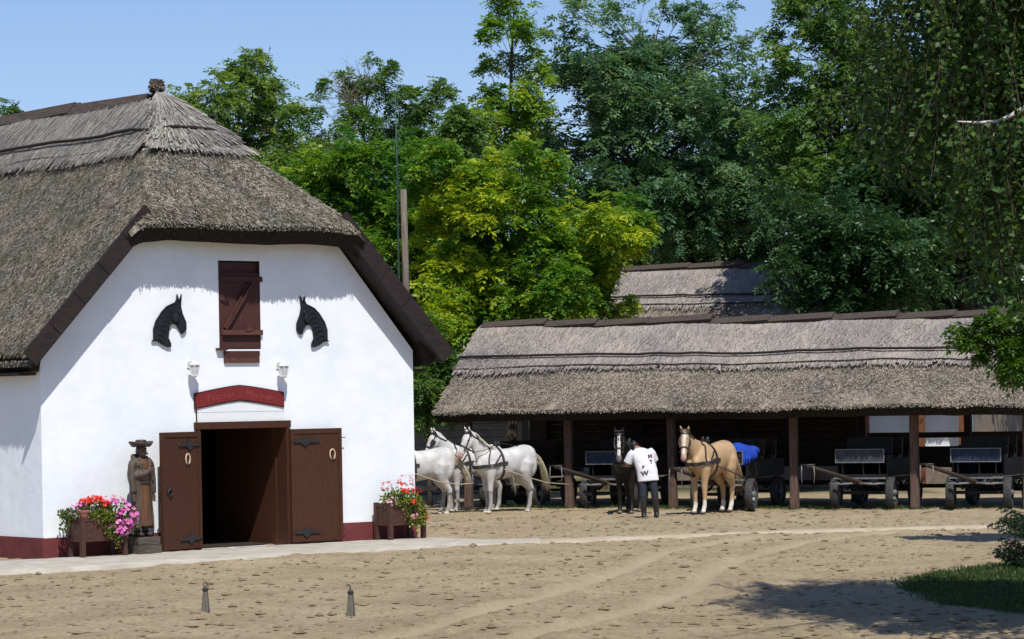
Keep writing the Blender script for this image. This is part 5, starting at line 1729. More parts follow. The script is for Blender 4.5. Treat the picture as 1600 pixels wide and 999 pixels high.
    remesh(mb, 'jeans', .012, [M['jeans']], root, 2)
    for s in (-1, 1):
        mb = MB(); a = an[s]
        mb.tube([kn[s].lerp(an[s], .18), kn[s].lerp(an[s], .6), a + Vector((0, 0, .02)), a + Vector((0, .0, -.03))], [.078, .070, .055, .056], 14)
        mb.loft([(a + Vector((0, y, z)), X, Zv, w, h) for y, z, w, h in ((-.085, -.06, .036, .04), (-.03, -.045, .048, .055), (.08, -.055, .052, .045), (.16, -.065, .046, .034), (.185, -.07, .025, .02))], 12)
        remesh(mb, 'boot', .012, [M['boot_black']], root, 2)
make_person()

# ------------------------------------------------------------------ carved herdsman statue
def make_statue():
    root = empty('carved_statue', bpt(1.66, -0.36, 0.045), BARN_A + R_(8), 'carved dark wooden herdsman in long coat and wide hat on a timber block', 'statue')
    root.scale = (.88, .92, 1.0)
    X = Vector((1, 0, 0)); Yv = Vector((0, 1, 0)); Zv = Vector((0, 0, 1))
    # local: faces -y
    for z, w, d, dz in ((.075, .56, .46, .14), (.215, .53, .43, .125)):
        mb = MB(); mb.box((0, 0, z), (w, d, dz), Matrix.Rotation(random.uniform(-.02, .02), 3, 'Z')); mb.build('base_block', M['old_block'], root)
    z0 = .28
    for s in (-1, 1):
        mb = MB(); mb.loft([(Vector((s * .105, y, z0 + z)), X, Zv, w, h) for y, z, w, h in ((.06, .05, .05, .05), (0, .055, .06, .055), (-.10, .045, .055, .04), (-.16, .035, .04, .028))], 12)
        mb.tube([(s * .10, .02, z0 + .05), (s * .10, .02, z0 + .24)], [.065, .06], 10)
        mb.build('boot', M['carved_dark'], root, smooth=True)
    # inner tunic and apron skirt
    mb = MB()
    mb.loft([(Vector((0, -.015, z0 + z)), X, Yv, w, d) for z, w, d in ((.17, .185, .155), (.19, .20, .165), (.45, .185, .15), (.75, .17, .135), (.86, .165, .13), (.95, .165, .13), (1.10, .175, .13), (1.22, .17, .12), (1.30, .10, .09))], 24, power=2.4)
    remesh(mb, 'tunic', .014, [M['carved_brown']], root, 2)
    mb = MB()
    pts = [(.0 + .168 * math.sin(a), -.015 - .134 * math.cos(a), z0 + .90) for a in [-1.5 + .2 * i for i in range(16)]]
    mb.tube(pts, .022, 8); mb.build('belt', M['carved_dark'], root, smooth=True)
    # open long coat: shell around the back and sides with two front edges
    mb = MB()
    prof = [(.13, .255, .20), (.16, .262, .205), (.5, .235, .185), (.85, .225, .17), (1.05, .235, .165), (1.2, .235, .15), (1.28, .18, .12), (1.32, .12, .10)]
    n = 30; vs = []; fs = []
    for z, w, d in prof:
        gap = .62 - .10 * (z > 1.0) - .12 * (z > 1.2)
        for layer in (0, 1):
            for i in range(n):
                a = -PI / 2 + gap + (2 * PI - 2 * gap) * i / (n - 1)
                q = 1.0 - .13 * layer
                rip = 1 + .03 * math.sin(i * 1.9 + z * 2)
                vs.append((w * q * math.cos(a) * rip, d * q * math.sin(a) * rip, z0 + z))
    m = 2 * n
    for r in range(len(prof) - 1):
        for i in range(n - 1):
            fs.append((r * m + i, r * m + i + 1, (r + 1) * m + i + 1, (r + 1) * m + i))
            fs.append((r * m + n + i + 1, r * m + n + i, (r + 1) * m + n + i, (r + 1) * m + n + i + 1))
        for i in (0, n - 1):
            fs.append((r * m + i, (r + 1) * m + i, (r + 1) * m + n + i, r * m + n + i))
    for i in range(n - 1):
        fs.append((i, n + i, n + i + 1, i + 1))
        t = (len(prof) - 1) * m
        fs.append((t + i, t + i + 1, t + n + i + 1, t + n + i))
    mb.add(vs, fs)
    # folded collar
    mb.tube([(-.17, -.04, z0 + 1.29), (-.12, -.13, z0 + 1.20), (-.05, -.155, z0 + 1.05)], [.045, .04, .025], 8)
    mb.tube([(.17, -.04, z0 + 1.29), (.12, -.13, z0 + 1.20), (.05, -.155, z0 + 1.05)], [.045, .04, .025], 8)
    mb.tube([(-.18, .0, z0 + 1.30), (-.1, .10, z0 + 1.33), (.1, .10, z0 + 1.33), (.18, .0, z0 + 1.30)], [.045, .055, .055, .045], 8)
    for s in (-1, 1):
        mb.sphere((s * .195, -.01, z0 + 1.20), (.085, .10, .10), 12, 8)
    # hanging sleeve (his left) and bent arm across the chest (his right)
    mb.tube([(.225, -.01, z0 + 1.2), (.255, -.03, z0 + .95), (.25, -.05, z0 + .72)], [.075, .068, .062], 12)
    mb.tube([(-.225, -.01, z0 + 1.2), (-.26, -.05, z0 + .95), (-.245, -.07, z0 + .74)], [.075, .068, .060], 12)
    mb.tube([(-.20, -.08, z0 + 1.02), (-.10, -.17, z0 + 1.04), (.03, -.19, z0 + 1.09)], [.06, .055, .045], 12)
    remesh(mb, 'coat', .017, [M['carved_grey']], root, 1)
    # hands
    mb = MB()
    for c, d in (((.045, -.20, z0 + 1.10), (.9, -.1, .3)), ((.25, -.06, z0 + .69), (0, -.1, -1)), ((-.245, -.08, z0 + .70), (0, -.1, -1))):
        c = Vector(c); d = Vector(d).normalized(); sd = d.cross(Vector((0, 1, .2))).normalized(); u = sd.cross(d)
        mb.loft([(c + d * t, sd, u, a, b) for t, a, b in ((-.03, .03, .024), (.02, .038, .022), (.06, .034, .018))], 10)
        for k in range(4):
            b0 = c + d * .05 + sd * (-.03 + .02 * k)
            mb.tube([b0, b0 + d * .035 - u * .004, b0 + d * (.055 + .008 * (k in (1, 2))) - u * .018], [.0105, .010, .008], 6)
        t0 = c + sd * .035; mb.tube([t0, t0 + d * .03 + sd * .012, t0 + d * .05 + sd * .008], [.012, .011, .008], 6)
    remesh(mb, 'hands', .009, [M['carved_face']], root, 1)
    # head with moustache
    hc = Vector((0, -.03, z0 + 1.44))
    mb = MB()
    mb.tube([(0, .0, z0 + 1.28), (0, -.015, z0 + 1.36)], [.07, .062], 12)
    mb.sphere(hc, (.083, .10, .118), 16, 12); mb.sphere(hc + Vector((0, -.055, -.065)), (.055, .045, .05), 12, 8)
    mb.tube([hc + Vector((0, -.09, .03)), hc + Vector((0, -.128, -.015)), hc + Vector((0, -.105, -.03))], [.014, .02, .012], 8)
    for s in (-1, 1):
        mb.sphere(hc + Vector((s * .086, 0, 0)), (.016, .026, .035), 8, 6)
        mb.tube([hc + Vector((s * .055, -.078, .035)), hc + Vector((s * .02, -.098, .036))], [.013, .014], 6)
        mb.sphere(hc + Vector((s * .035, -.088, .012)), (.014, .01, .009), 8, 6)
        mb.sphere(hc + Vector((s * .045, -.07, -.02)), (.025, .02, .02), 8, 6)
    remesh(mb, 'head', .009, [M['carved_face']], root, 1)
    mb = MB()
    for s in (-1, 1):
        mb.tube([hc + Vector((0, -.112, -.042)), hc + Vector((s * .035, -.108, -.052)), hc + Vector((s * .075, -.085, -.062)), hc + Vector((s * .105, -.06, -.05))], [.016, .017, .012, .004], 8)
    mb.build('moustache', M['carved_dark'], root, smooth=True)
    mb = MB()
    mb.sphere(hc + Vector((0, .03, -.015)), (.092, .095, .115), 14, 10)
    mb.build('hair', M['carved_dark'], root, smooth=True)
    # wide hat with turned-up brim
    mb = MB(); n = 36
    rings = [(.095, .065), (.12, .055), (.17, .055), (.205, .085), (.235, .125), (.228, .135), (.19, .105), (.14, .085), (.112, .09), (.108, .15), (.10, .172), (.05, .178), (.0, .178)]
    vs = []
    for r, z in rings:
        for i in range(n):
            a = 2 * PI * i / n
            q = 1 + (.10 * math.cos(2 * a) if r > .15 else 0)
            zz = z + (.018 * math.cos(2 * a) if r > .18 else 0)
            vs.append((r * q * math.cos(a), -.02 + r * .92 * math.sin(a), z0 + 1.44 + zz))
    fs = [(i * n + k, i * n + (k + 1) % n, (i + 1) * n + (k + 1) % n, (i + 1) * n + k) for i in range(len(rings) - 1) for k in range(n)]
    mb.add(vs, fs); mb.build('hat', M['carved_dark'], root, smooth=True)
make_statue()

# ------------------------------------------------------------------ planters and their flowers
def make_planter(t, w, width, label):
    depth = .48
    root = empty('wooden_planter', bpt(t, w, .045), BARN_A, label, 'planter', 'wooden flower planters by the barn doors')
    # local x along facade 0..width, y from 0 (front) back to depth
    for x in (.035, width - .035):
        for y in (.035, depth - .035):
            mb = MB(); mb.box((x, y, .33), (.075, .075, .66)); mb.build('corner_post', M['planter_wood'], root)
    for y in (.035, depth - .035):
        for z in (.285, .615):
            mb = MB(); mb.box((width / 2, y, z), (width - .15, .05, .06)); mb.build('rail', M['planter_wood'], root)
        mb = MB(); mb.box((width / 2, y, .45), (width - .15, .028, .27)); mb.build('panel', M['planter_wood'], root)
    for x in (.035, width - .035):
        for z in (.285, .615):
            mb = MB(); mb.box((x, depth / 2, z), (.05, depth - .15, .06)); mb.build('rail', M['planter_wood'], root)
        mb = MB(); mb.box((x, depth / 2, .45), (.028, depth - .15, .27)); mb.build('panel', M['planter_wood'], root)
    mb = MB(); mb.box((width / 2, depth / 2, .27), (width - .1, depth - .1, .03)); mb.build('bottom', M['planter_wood'], root)
    mb = MB(); mb.box((width / 2, depth / 2, .57), (width - .11, depth - .11, .05)); mb.build('soil', M['soil'], root)
    return root
make_planter(.36, -.62, .86, 'brown wooden planter left of the statue, crowded with flowers')
make_planter(6.62, -.62, .80, 'brown wooden planter at the right barn corner, with lime green trailing plants')

def cloud(n, blobs):
    """random points in a weighted list of ellipsoids (center, radii)"""
    c = np.array([b[0] for b in blobs]); r = np.array([b[1] for b in blobs])
    wgt = np.prod(r, axis=1); wgt = wgt / wgt.sum()
    k = RNG.choice(len(blobs), n, p=wgt)
    d = unit(RNG.normal(size=(n, 3))) * (RNG.uniform(0.15, 1, n) ** (1 / 2.2))[:, None]
    return c[k] + d * r[k], d

def make_plant(name, label, origin, blobs, n_leaf, leaf, lmat, flowers, stems=10, group='flowers in the planters'):
    root = empty(name, origin, BARN_A, label, 'plant', group)
    root.scale = (1.18, 1.18, 1.22)
    P, d = cloud(n_leaf, blobs)
    D = unit(d + RNG.normal(0, .6, (n_leaf, 3)) + np.array([0, -.25, .15])); S = unit(np.cross(D, RNG.normal(size=(n_leaf, 3))))
    L = RNG.uniform(.7, 1.2, n_leaf) * leaf
    quads_mesh('leaves', diamonds(P, D, S, L, L * .75, .08), M[lmat], RNG.uniform(0, 1, n_leaf), root)
    mb = MB()
    for k in range(stems):
        q = P[random.randrange(n_leaf)]
        b = (q[0] * .35, .05 + q[1] * .3, -.05)
        mb.tube([b, ((b[0] + q[0]) / 2, (b[1] + q[1]) / 2, max(b[2], q[2]) * .8 + .03), tuple(q)], [.008, .006, .004], 5)
    mb.build('stems', M['leaf_plant'], root)
    for fm, cl, npet, sz in flowers:
        V = []; T = []
        for c, r, cnt in cl:
            for _ in range(cnt):
                v = unit(RNG.normal(size=3)) * RNG.uniform(.7, 1.05)
                fc = np.array(c) + v * np.array(r)
                tt = RNG.uniform(0, 1)
                nrm = unit(v + np.array([0, -.6, .4]) + RNG.normal(0, .25, 3))
                e1 = unit(np.cross(nrm, RNG.normal(size=3))); e2 = np.cross(nrm, e1)
                for a in range(npet):
                    an = 2 * PI * a / npet
                    dd = unit(e1 * math.cos(an) + e2 * math.sin(an) + nrm * .25); ss = np.cross(nrm, dd)
                    V.append(diamonds(fc, dd, unit(ss), sz, sz * .9, .05)); T.append(np.clip(tt + RNG.normal(0, .12), 0, 1))
        quads_mesh('blossoms', np.array(V), M[fm], np.array(T), root)
    return root
p1 = bpt(.36, -.62, .66)
def off1(x, y, z=0): return p1 + BU * x + BW * y + Vector((0, 0, z))
make_plant('geranium', 'bright red geranium in the left planter', off1(.36, .25), [((0, 0, .12), (.26, .2, .13))], 420, .055, 'leaf_plant',
           [('petal_red', [((0.02, -.05, .26), (.14, .10, .05), 40), ((-.13, -.03, .23), (.09, .09, .05), 26), ((.13, -.1, .2), (.08, .08, .06), 26)], 5, .030), ('petal_pink', [((-.2, .0, .17), (.13, .1, .07), 22)], 5, .026)])
make_plant('petunia', 'bright pink petunias spilling over the right end of the left planter', off1(.70, .15), [((.04, -.05, .02), (.24, .2, .20)), ((.16, -.1, -.1), (.14, .12, .14))], 420, .045, 'leaf_plant',
           [('petal_pink', [((.14, -.12, .02), (.16, .14, .19), 70), ((.0, -.15, -.06), (.15, .1, .08), 18), ((.05, .0, .22), (.18, .12, .05), 20), ((.02, -.2, -.17), (.13, .05, .05), 12)], 5, .036), ('petal_pale', [((.03, .02, .27), (.14, .1, .05), 14)], 5, .026)])
make_plant('trailing_plant', 'yellow green trailing foliage hanging down the front of the left planter', off1(.42, .04), [((.0, 0, .03), (.22, .09, .09)), ((.10, -.06, -.12), (.12, .05, .13)), ((.20, -.08, -.30), (.06, .03, .12))], 460, .042, 'leaf_lime', [])
pot = empty('flower_pot', off1(.10, .09, .0), BARN_A, 'small pink terracotta pot on the left rim of the left planter', 'flower pot')
mb = MB(); mb.loft([((0, 0, z), (1, 0, 0), (0, 1, 0), r, r) for z, r in ((0, .055), (.02, .06), (.12, .085))], 16); mb.build('body', M['terracotta'], pot)
mb = MB(); mb.loft([((0, 0, z), (1, 0, 0), (0, 1, 0), r, r) for z, r in ((.121, .094), (.155, .096))], 16); mb.build('rim', M['terracotta'], pot)
make_plant('ivy_plant', 'dull green ivy tumbling over the left edge of the left planter', off1(-.02, .26), [((-.06, 0, .06), (.14, .16, .08)), ((-.14, -.02, -.05), (.05, .1, .12))], 260, .045, 'leaf_plant', [])
p2 = bpt(6.62, -.62, .66)
def off2(x, y, z=0): return p2 + BU * x + BW * y + Vector((0, 0, z))
make_plant('trailing_plant', 'lime green trailing foliage covering the right planter', off2(.42, .16), [((-.05, 0, .06), (.36, .2, .14)), ((.10, -.17, -.10), (.24, .07, .17)), ((.12, -.2, -.26), (.16, .05, .12))], 900, .045, 'leaf_lime',
           [('petal_red', [((.05, -.2, .04), (.05, .03, .03), 9), ((.1, -.1, .2), (.25, .1, .04), 12), ((.30, -.19, -.20), (.03, .03, .02), 5)], 5, .028), ('petal_pale', [((.04, -.24, -.16), (.05, .03, .04), 10), ((-.30, -.12, .06), (.08, .06, .07), 18)], 5, .028)])
make_plant('geranium', 'tall loose geraniums with faded pink and orange heads in the right planter', off2(.36, .26), [((0, 0, .12), (.3, .15, .12))], 200, .045, 'leaf_plant',
           [('petal_pale', [((-.20, 0, .28), (.14, .1, .08), 26), ((.18, 0, .34), (.14, .1, .12), 30)], 5, .024), ('petal_red', [((.04, 0, .30), (.06, .05, .03), 10), ((.2, -.05, .2), (.12, .08, .04), 12)], 5, .026)], stems=26)

# ------------------------------------------------------------------ two tapered hitching pegs in the sand
def peg(x, y, rz, hook, label):
    root = empty('hitching_peg', (x, y, float(ground_h(np.array([x]), np.array([y]))[0]) - .02), rz, label, 'peg', 'wooden pegs in the sand')
    mb = MB(); mb.loft([((random.uniform(-.003, .003), 0, z), (1, 0, 0), (0, 1, 0), r, r) for z, r in ((0, .066), (.1, .058), (.2, .046), (.30, .036), (.335, .030))], 4, power=2); 
    mb.build('stake', M['peg_grey'], root)
    mb = MB(); mb.loft([((0, 0, z), (1, 0, 0), (0, 1, 0), r, r) for z, r in ((.29, .040), (.315, .038))], 10); mb.build('iron_band', M['iron_black'], root)
    mb = MB()
    if hook:
        mb.tube([(0, 0, .33), (-.005, 0, .37), (-.02, 0, .395), (-.045, 0, .395), (-.055, 0, .375)], .007, 6)
    else:
        mb.ring((0, 0, .365), (0, 1, 0), .028, .006, 16, 6)
    mb.build('iron_ring', M['iron_black'], root, smooth=True)
peg(-3.76, 34.15, R_(42), False, 'tapered grey wooden peg with iron ring, left one in the sand')
peg(-1.95, 33.3, R_(36), True, 'tapered grey wooden peg with iron hook, right one in the sand')

# ------------------------------------------------------------------ trees
def pinnate(P, D, L, m=3, lw=.42, droop=.45):
    """compound leaves: m leaflet pairs and a tip leaflet. P,D (n,3), L (n,)"""
    n = len(P)
    S = unit(np.cross(D, np.array([0, 0, 1.0]) + RNG.normal(0, .35, (n, 3))))
    quads = []
    Lc = L[:, None]
    for k in range(1, m + 1):
        f = k / (m + .6)
        c = P + D * Lc * f - np.array([0, 0, 1.0]) * (Lc * droop * f * f)
        for s in (-1, 1):
            d = unit(S * s * .9 + D * .45 - np.array([0, 0, .25]) + RNG.normal(0, .12, (n, 3)))
            sd = unit(np.cross(d, np.cross(S, D) + RNG.normal(0, .3, (n, 3))))
            ll = L * lw * (1 - .25 * abs(f - .5))
            quads.append(diamonds(c, d, sd, ll, ll * .46, .04))
    c = P + D * Lc * (m / (m + .6)) - np.array([0, 0, 1.0]) * (Lc * droop * .8)
    d = unit(D - np.array([0, 0, .6]))
    quads.append(diamonds(c, d, S, L * lw, L * lw * .46, .04))
    return np.concatenate(quads), 2 * m + 1

def tree_lobes(center, radii, n, lobe_r, seed, bottom=-.9, flat=.72, shell=.45):
    r = np.random.default_rng(seed)
    out = []
    tries = 0
    while len(out) < n and tries < n * 30:
        tries += 1
        v = unit(r.normal(size=3)) * (shell + (1 - shell) * r.random())
        if v[2] < bottom: continue
        c = np.array(center) + v * np.array(radii)
        s = lobe_r * r.uniform(.6, 1.35)
        out.append((c, np.array([s, s, s * flat])))
    return out

def build_tree(name, label, base, lobes, n_leaves, leaf_len, lmat, trunk_r=.22, bark='bark', seed=1, group='trees behind the yard', pairs=3, lobe_tint=.35, lw=.42, trunk_top=None, dead=0, per_twig=13, tint0=.42):
    r = np.random.default_rng(seed); rnd = random.Random(seed)
    root = empty(name, (base[0], base[1], 0), 0, label, 'tree', group)
    B = np.array([base[0], base[1], 0.0])
    cs = np.array([l[0] for l in lobes]); zt = trunk_top or cs[:, 2].max() * .93
    cen = cs.mean(axis=0)
    mb = MB()
    def tx(z):
        f = min(max(z / zt, 0), 1)
        return Vector((float(cen[0] - B[0]) * f ** 1.5, float(cen[1] - B[1]) * f ** 1.5, z)) + Vector((math.sin(z * .9 + seed) * .12, math.cos(z * .7 + seed) * .12, 0)) * min(z / 3, 1)
    zs = [-.2, .4, 1.2, 2.2] + [2.2 + (zt - 2.2) * i / 7 for i in range(1, 8)]
    mb.tube([tx(z) for z in zs], [trunk_r * (1.25 if z < .2 else 1) * max(1 - .92 * max(z, 0) / zt, .07) for z in zs], 9)
    mb.build('trunk', M[bark], root, smooth=True)
    mb = MB()
    for c, lr in lobes:
        c = c - B
        z0 = max(min(c[2] - rnd.uniform(.6, 1.6), zt * .92), zt * .18)
        a = tx(z0); b = Vector(c)
        m1 = a.lerp(b, .5) + Vector((rnd.uniform(-.2, .2), rnd.uniform(-.2, .2), rnd.uniform(.0, .35)))
        r0 = trunk_r * .42 * max(1 - z0 / zt, .16)
        mb.tube([a, a.lerp(m1, .5), m1, m1.lerp(b, .5), b], [r0, r0 * .8, r0 * .6, r0 * .45, r0 * .2], 6, caps=False)
        for k in range(3):
            v = Vector((rnd.gauss(0, 1), rnd.gauss(0, 1), rnd.gauss(.3, .7))).normalized()
            mb.tube([m1.lerp(b, .6), b + v * float(lr[0]) * .55, b + v * float(lr[0]) * .95 - Vector((0, 0, .08))], [r0 * .35, r0 * .2, .004], 4, caps=False)
    mb.build('limbs', M[bark], root, smooth=True)
    if dead:
        mb = MB()
        def twig(p, d, L, rad, lvl):
            q = p + d * L * .5 + Vector((rnd.gauss(0, .06), rnd.gauss(0, .06), rnd.gauss(0.02, .05))); e = q + (d + Vector((rnd.gauss(0, .35), rnd.gauss(0, .35), rnd.gauss(.05, .25)))).normalized() * L * .5
            mb.tube([p, q, e], [rad, rad * .7, rad * .4], 5, caps=False)
            if lvl > 0:
                for _ in range(3):
                    dd = (d + Vector((rnd.gauss(0, .7), rnd.gauss(0, .7), rnd.gauss(.1, .45)))).normalized()
                    s = q if rnd.random() < .4 else e
                    twig(s, dd, L * rnd.uniform(.5, .75), rad * .5, lvl - 1)
        for k in range(dead):
            a = tx(zt * rnd.uniform(.78, .97))
            ang = rnd.uniform(0, 2 * PI)
            twig(a, Vector((math.cos(ang) * .9, math.sin(ang) * .5, rnd.uniform(.35, 1.1))).normalized(), rnd.uniform(.5, .95), .030, 3)
        mb.build('dead_twigs', M['bark_dead'], root)
    # foliage
    vol = np.array([l[1][0] ** 2 for l in lobes]); pr = vol / vol.sum()
    k = r.choice(len(lobes), n_leaves, p=pr)
    C = cs[k] - B; Rr = np.array([l[1] for l in lobes])[k]
    # leaves alternate along drooping twigs that fan out of each clump
    ns = max(n_leaves // per_twig, 1)
    kk = r.choice(len(lobes), ns, p=pr)
    out = unit(cs[kk] - cen + np.array([0, 0, 1e-3]))
    v = unit(r.normal(size=(ns, 3)) + out * .55 + np.array([0, 0, .25]))
    Lr = np.array([l[1] for l in lobes])[kk]
    st = cs[kk] - B + r.normal(0, .28, (ns, 3)) * Lr
    tl = Lr[:, 0] * r.uniform(.45, 1.25, ns)
    lt = r.uniform(-1, 1, len(lobes))[kk] * .75 + r.normal(0, .35, ns)
    j = r.integers(0, ns, n_leaves)
    f = r.uniform(.15, 1, n_leaves)
    P = st[j] + v[j] * (tl[j] * f)[:, None] - np.array([0, 0, 1.0]) * (tl[j] * .22 * f * f)[:, None] + r.normal(0, leaf_len * .10, (n_leaves, 3))
    sd_ = unit(np.cross(v[j], np.array([0, 0, 1.0]) + r.normal(0, .25, (n_leaves, 3))))
    D = unit(v[j] * .55 + sd_ * (np.where(r.random(n_leaves) < .5, -1, 1) * .9)[:, None] + r.normal(0, .28, (n_leaves, 3)) + np.array([0, 0, .10]))
    L = leaf_len * r.uniform(.7, 1.25, n_leaves)
    V, cnt = pinnate(P, D, L, pairs, lw)
    t = np.clip(tint0 + lobe_tint * .6 * lt[j] + r.normal(0, .17, n_leaves), 0, 1)
    T = np.tile(t, cnt) + r.normal(0, .06, n_leaves * cnt)
    quads_mesh('crown', V, M[lmat], np.clip(T, 0, 1), root)
    return root

def world_at(x, y, Y):
    """point at depth Y that the photograph shows at pixel x, y (1600 px wide)"""
    u = (x - 800) / 4400; v = (620 - y) / 4400
    return ((u * math.cos(ROLL) + v * math.sin(ROLL)) * Y, Y, 2.55 + (v * math.cos(ROLL) - u * math.sin(ROLL)) * Y)

def crown_at(px, py, Y, rx, rz, depth=None):
    c = world_at(px, py, Y); s = Y / 4400
    return c, (rx * s, (depth or rx * s * .85), rz * s)

def lobes_px(lst, Y, seed, jitter=1.2, flat=.8):
    """hand placed foliage clumps: (px, py, radius px)"""
    r = np.random.default_rng(seed); out = []
    for x, y, q in lst:
        Yd = Y + r.uniform(-jitter, jitter)
        c = np.array(world_at(x, y, Yd)); s = q * Yd / 4400
        out.append((c, np.array([s, s, s * flat])))
    return out

# left background locusts
lb = lobes_px([(395, 105, 26), (375, 130, 38), (425, 140, 24), (345, 160, 44), (405, 175, 44), (300, 165, 30), (285, 195, 34), (330, 210, 50), (385, 225, 52), (430, 205, 34), (460, 180, 22), (300, 240, 40), (350, 265, 50), (410, 275, 50), (440, 320, 46), (280, 152, 16), (398, 92, 14), (450, 245, 36), (470, 290, 40)], 76, 21, 1.6)
build_tree('locust_tree', 'green locust tree rising just right of the barn ridge', world_at(370, 640, 76)[:2], lb, 7800, .31, 'leaf_locust', seed=21, trunk_r=.2, tint0=.58)
lb = lobes_px([(590, 150, 24), (560, 190, 34), (620, 165, 26), (520, 215, 34), (600, 220, 36), (640, 200, 26), (500, 165, 16), (545, 150, 14), (490, 240, 26), (560, 250, 34), (650, 240, 30), (640, 150, 14), (515, 275, 36), (590, 290, 46), (640, 290, 44), (540, 120, 13), (575, 100, 13), (610, 112, 14), (510, 135, 14), (560, 140, 20), (600, 125, 16), (490, 190, 18)], 79, 22, 1.5)
build_tree('locust_tree', 'thin locust tree with a bare dead top, left of the wooden pole', world_at(585, 640, 79)[:2], lb, 5200, .28, 'leaf_locust', seed=22, trunk_r=.2, bark='bark_dead', dead=15, trunk_top=world_at(580, 140, 79)[2])
lb = lobes_px([(690, 150, 26), (665, 175, 28), (720, 185, 26), (700, 205, 36), (735, 230, 36), (660, 230, 40), (700, 250, 44), (745, 200, 16), (680, 285, 44), (740, 275, 40)], 78, 23, 1.2)
build_tree('locust_tree', 'small rounded locust top showing right of the green mast', world_at(700, 640, 78)[:2], lb, 4200, .28, 'leaf_locust', seed=23, trunk_r=.16)
# front yellow green locusts
lb = lobes_px([(560, 250, 44), (500, 265, 34), (530, 310, 52), (590, 330, 56), (640, 260, 46), (600, 390, 56), (650, 350, 50), (560, 400, 46), (660, 430, 56), (480, 300, 30), (450, 280, 26), (620, 470, 50), (680, 500, 50), (660, 560, 50), (700, 470, 50), (520, 360, 44), (690, 600, 40)], 71, 24, 1.4)
build_tree('locust_tree', 'mid green locust tree directly behind the wooden pole', world_at(600, 640, 71)[:2], lb, 9500, .31, 'leaf_yellow', seed=24, trunk_r=.17, lobe_tint=.5, tint0=.24)
lb = lobes_px([(668, 262, 30), (700, 240, 26), (738, 285, 44), (775, 258, 30), (812, 240, 22), (850, 262, 36), (872, 285, 22), (800, 300, 44), (760, 330, 50), (835, 330, 44), (700, 340, 48), (780, 390, 60), (850, 380, 56), (900, 355, 40), (940, 345, 36), (975, 335, 30), (1000, 350, 22), (930, 385, 40), (980, 375, 30), (720, 420, 56), (800, 450, 56), (870, 440, 52), (930, 425, 36), (760, 490, 44), (840, 490, 34), (930, 478, 26), (975, 482, 20), (700, 490, 44), (895, 485, 26), (655, 300, 36), (680, 560, 40)], 69, 25, 1.3)
build_tree('locust_tree', 'bright yellow green locust tree overhanging the shed roof', world_at(790, 640, 69.5)[:2], lb, 15000, .30, 'leaf_yellow', seed=25, trunk_r=.2, lobe_tint=.75)
# sparse tall tree against the sky
lb = lobes_px([(790, 15, 26), (775, 40, 14), (810, 50, 22), (765, 110, 20), (800, 95, 22), (830, 90, 16), (775, 150, 24), (815, 140, 26), (840, 120, 20), (770, 190, 22), (810, 185, 26), (790, -20, 26), (840, 20, 10), (785, 230, 26), (760, 60, 12), (835, 165, 20), (755, 165, 12), (815, 225, 26), (845, 60, 12)], 84, 26, .8)
build_tree('locust_tree', 'sparse slender locust tree standing against the sky', world_at(815, 640, 84)[:2], lb, 3300, .30, 'leaf_yellow', seed=26, trunk_r=.2, trunk_top=world_at(800, -10, 84)[2])
# big blue green tree
c, rr = crown_at(1010, 205, 87, 200, 195)
lb = tree_lobes(c, rr, 74, 1.0, 27, bottom=-.95, shell=.35)
lb += lobes_px([(905, 20, 40), (890, 60, 34), (960, 30, 40), (1060, 30, 36), (1100, 40, 32), (1185, 55, 26), (1150, 80, 40), (860, 110, 40), (850, 190, 40), (1180, 130, 36), (1000, 20, 36), (1215, 190, 40), (1130, 15, 20), (925, -5, 24), (1040, 15, 24), (1100, 330, 44), (1180, 340, 40), (1050, 350, 40)], 86, 127, 1.2)
build_tree('locust_tree', 'huge dark blue green locust tree in the centre of the background', world_at(1010, 640, 87)[:2], lb, 21000, .35, 'leaf_blue', seed=27, trunk_r=.38, lobe_tint=.45)
# right background trees
c, rr = crown_at(1320, 170, 76, 130, 220)
lb = tree_lobes(c, rr, 44, .85, 28, shell=.35) + lobes_px([(1250, 30, 40), (1225, 90, 34), (1240, 150, 40), (1235, 210, 44), (1260, 265, 44), (1230, 10, 22), (1270, -10, 40), (1215, 65, 16)], 75, 128, 1.0)
build_tree('locust_tree', 'green locust tree behind the weeping birch', world_at(1330, 640, 76)[:2], lb, 10500, .33, 'leaf_locust', seed=28, trunk_r=.28)
c, rr = crown_at(1330, 395, 70.5, 150, 95, 2.2)
lb = tree_lobes(c, rr, 36, .75, 29, bottom=-1, shell=.3) + lobes_px([(1225, 430, 34), (1210, 445, 20), (1240, 400, 40), (1300, 450, 40), (1360, 455, 40), (1420, 450, 40), (1260, 345, 40)], 69.5, 129, .5)
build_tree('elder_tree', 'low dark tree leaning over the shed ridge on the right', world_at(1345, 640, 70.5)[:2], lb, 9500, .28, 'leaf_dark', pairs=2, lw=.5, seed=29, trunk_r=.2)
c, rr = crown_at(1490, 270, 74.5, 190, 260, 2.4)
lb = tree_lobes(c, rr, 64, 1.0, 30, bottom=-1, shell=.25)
build_tree('elder_tree', 'very dark tree in the shade behind the birch curtain', world_at(1520, 640, 74)[:2], lb, 13000, .38, 'leaf_dark', pairs=1, lw=.7, seed=30, trunk_r=.25)
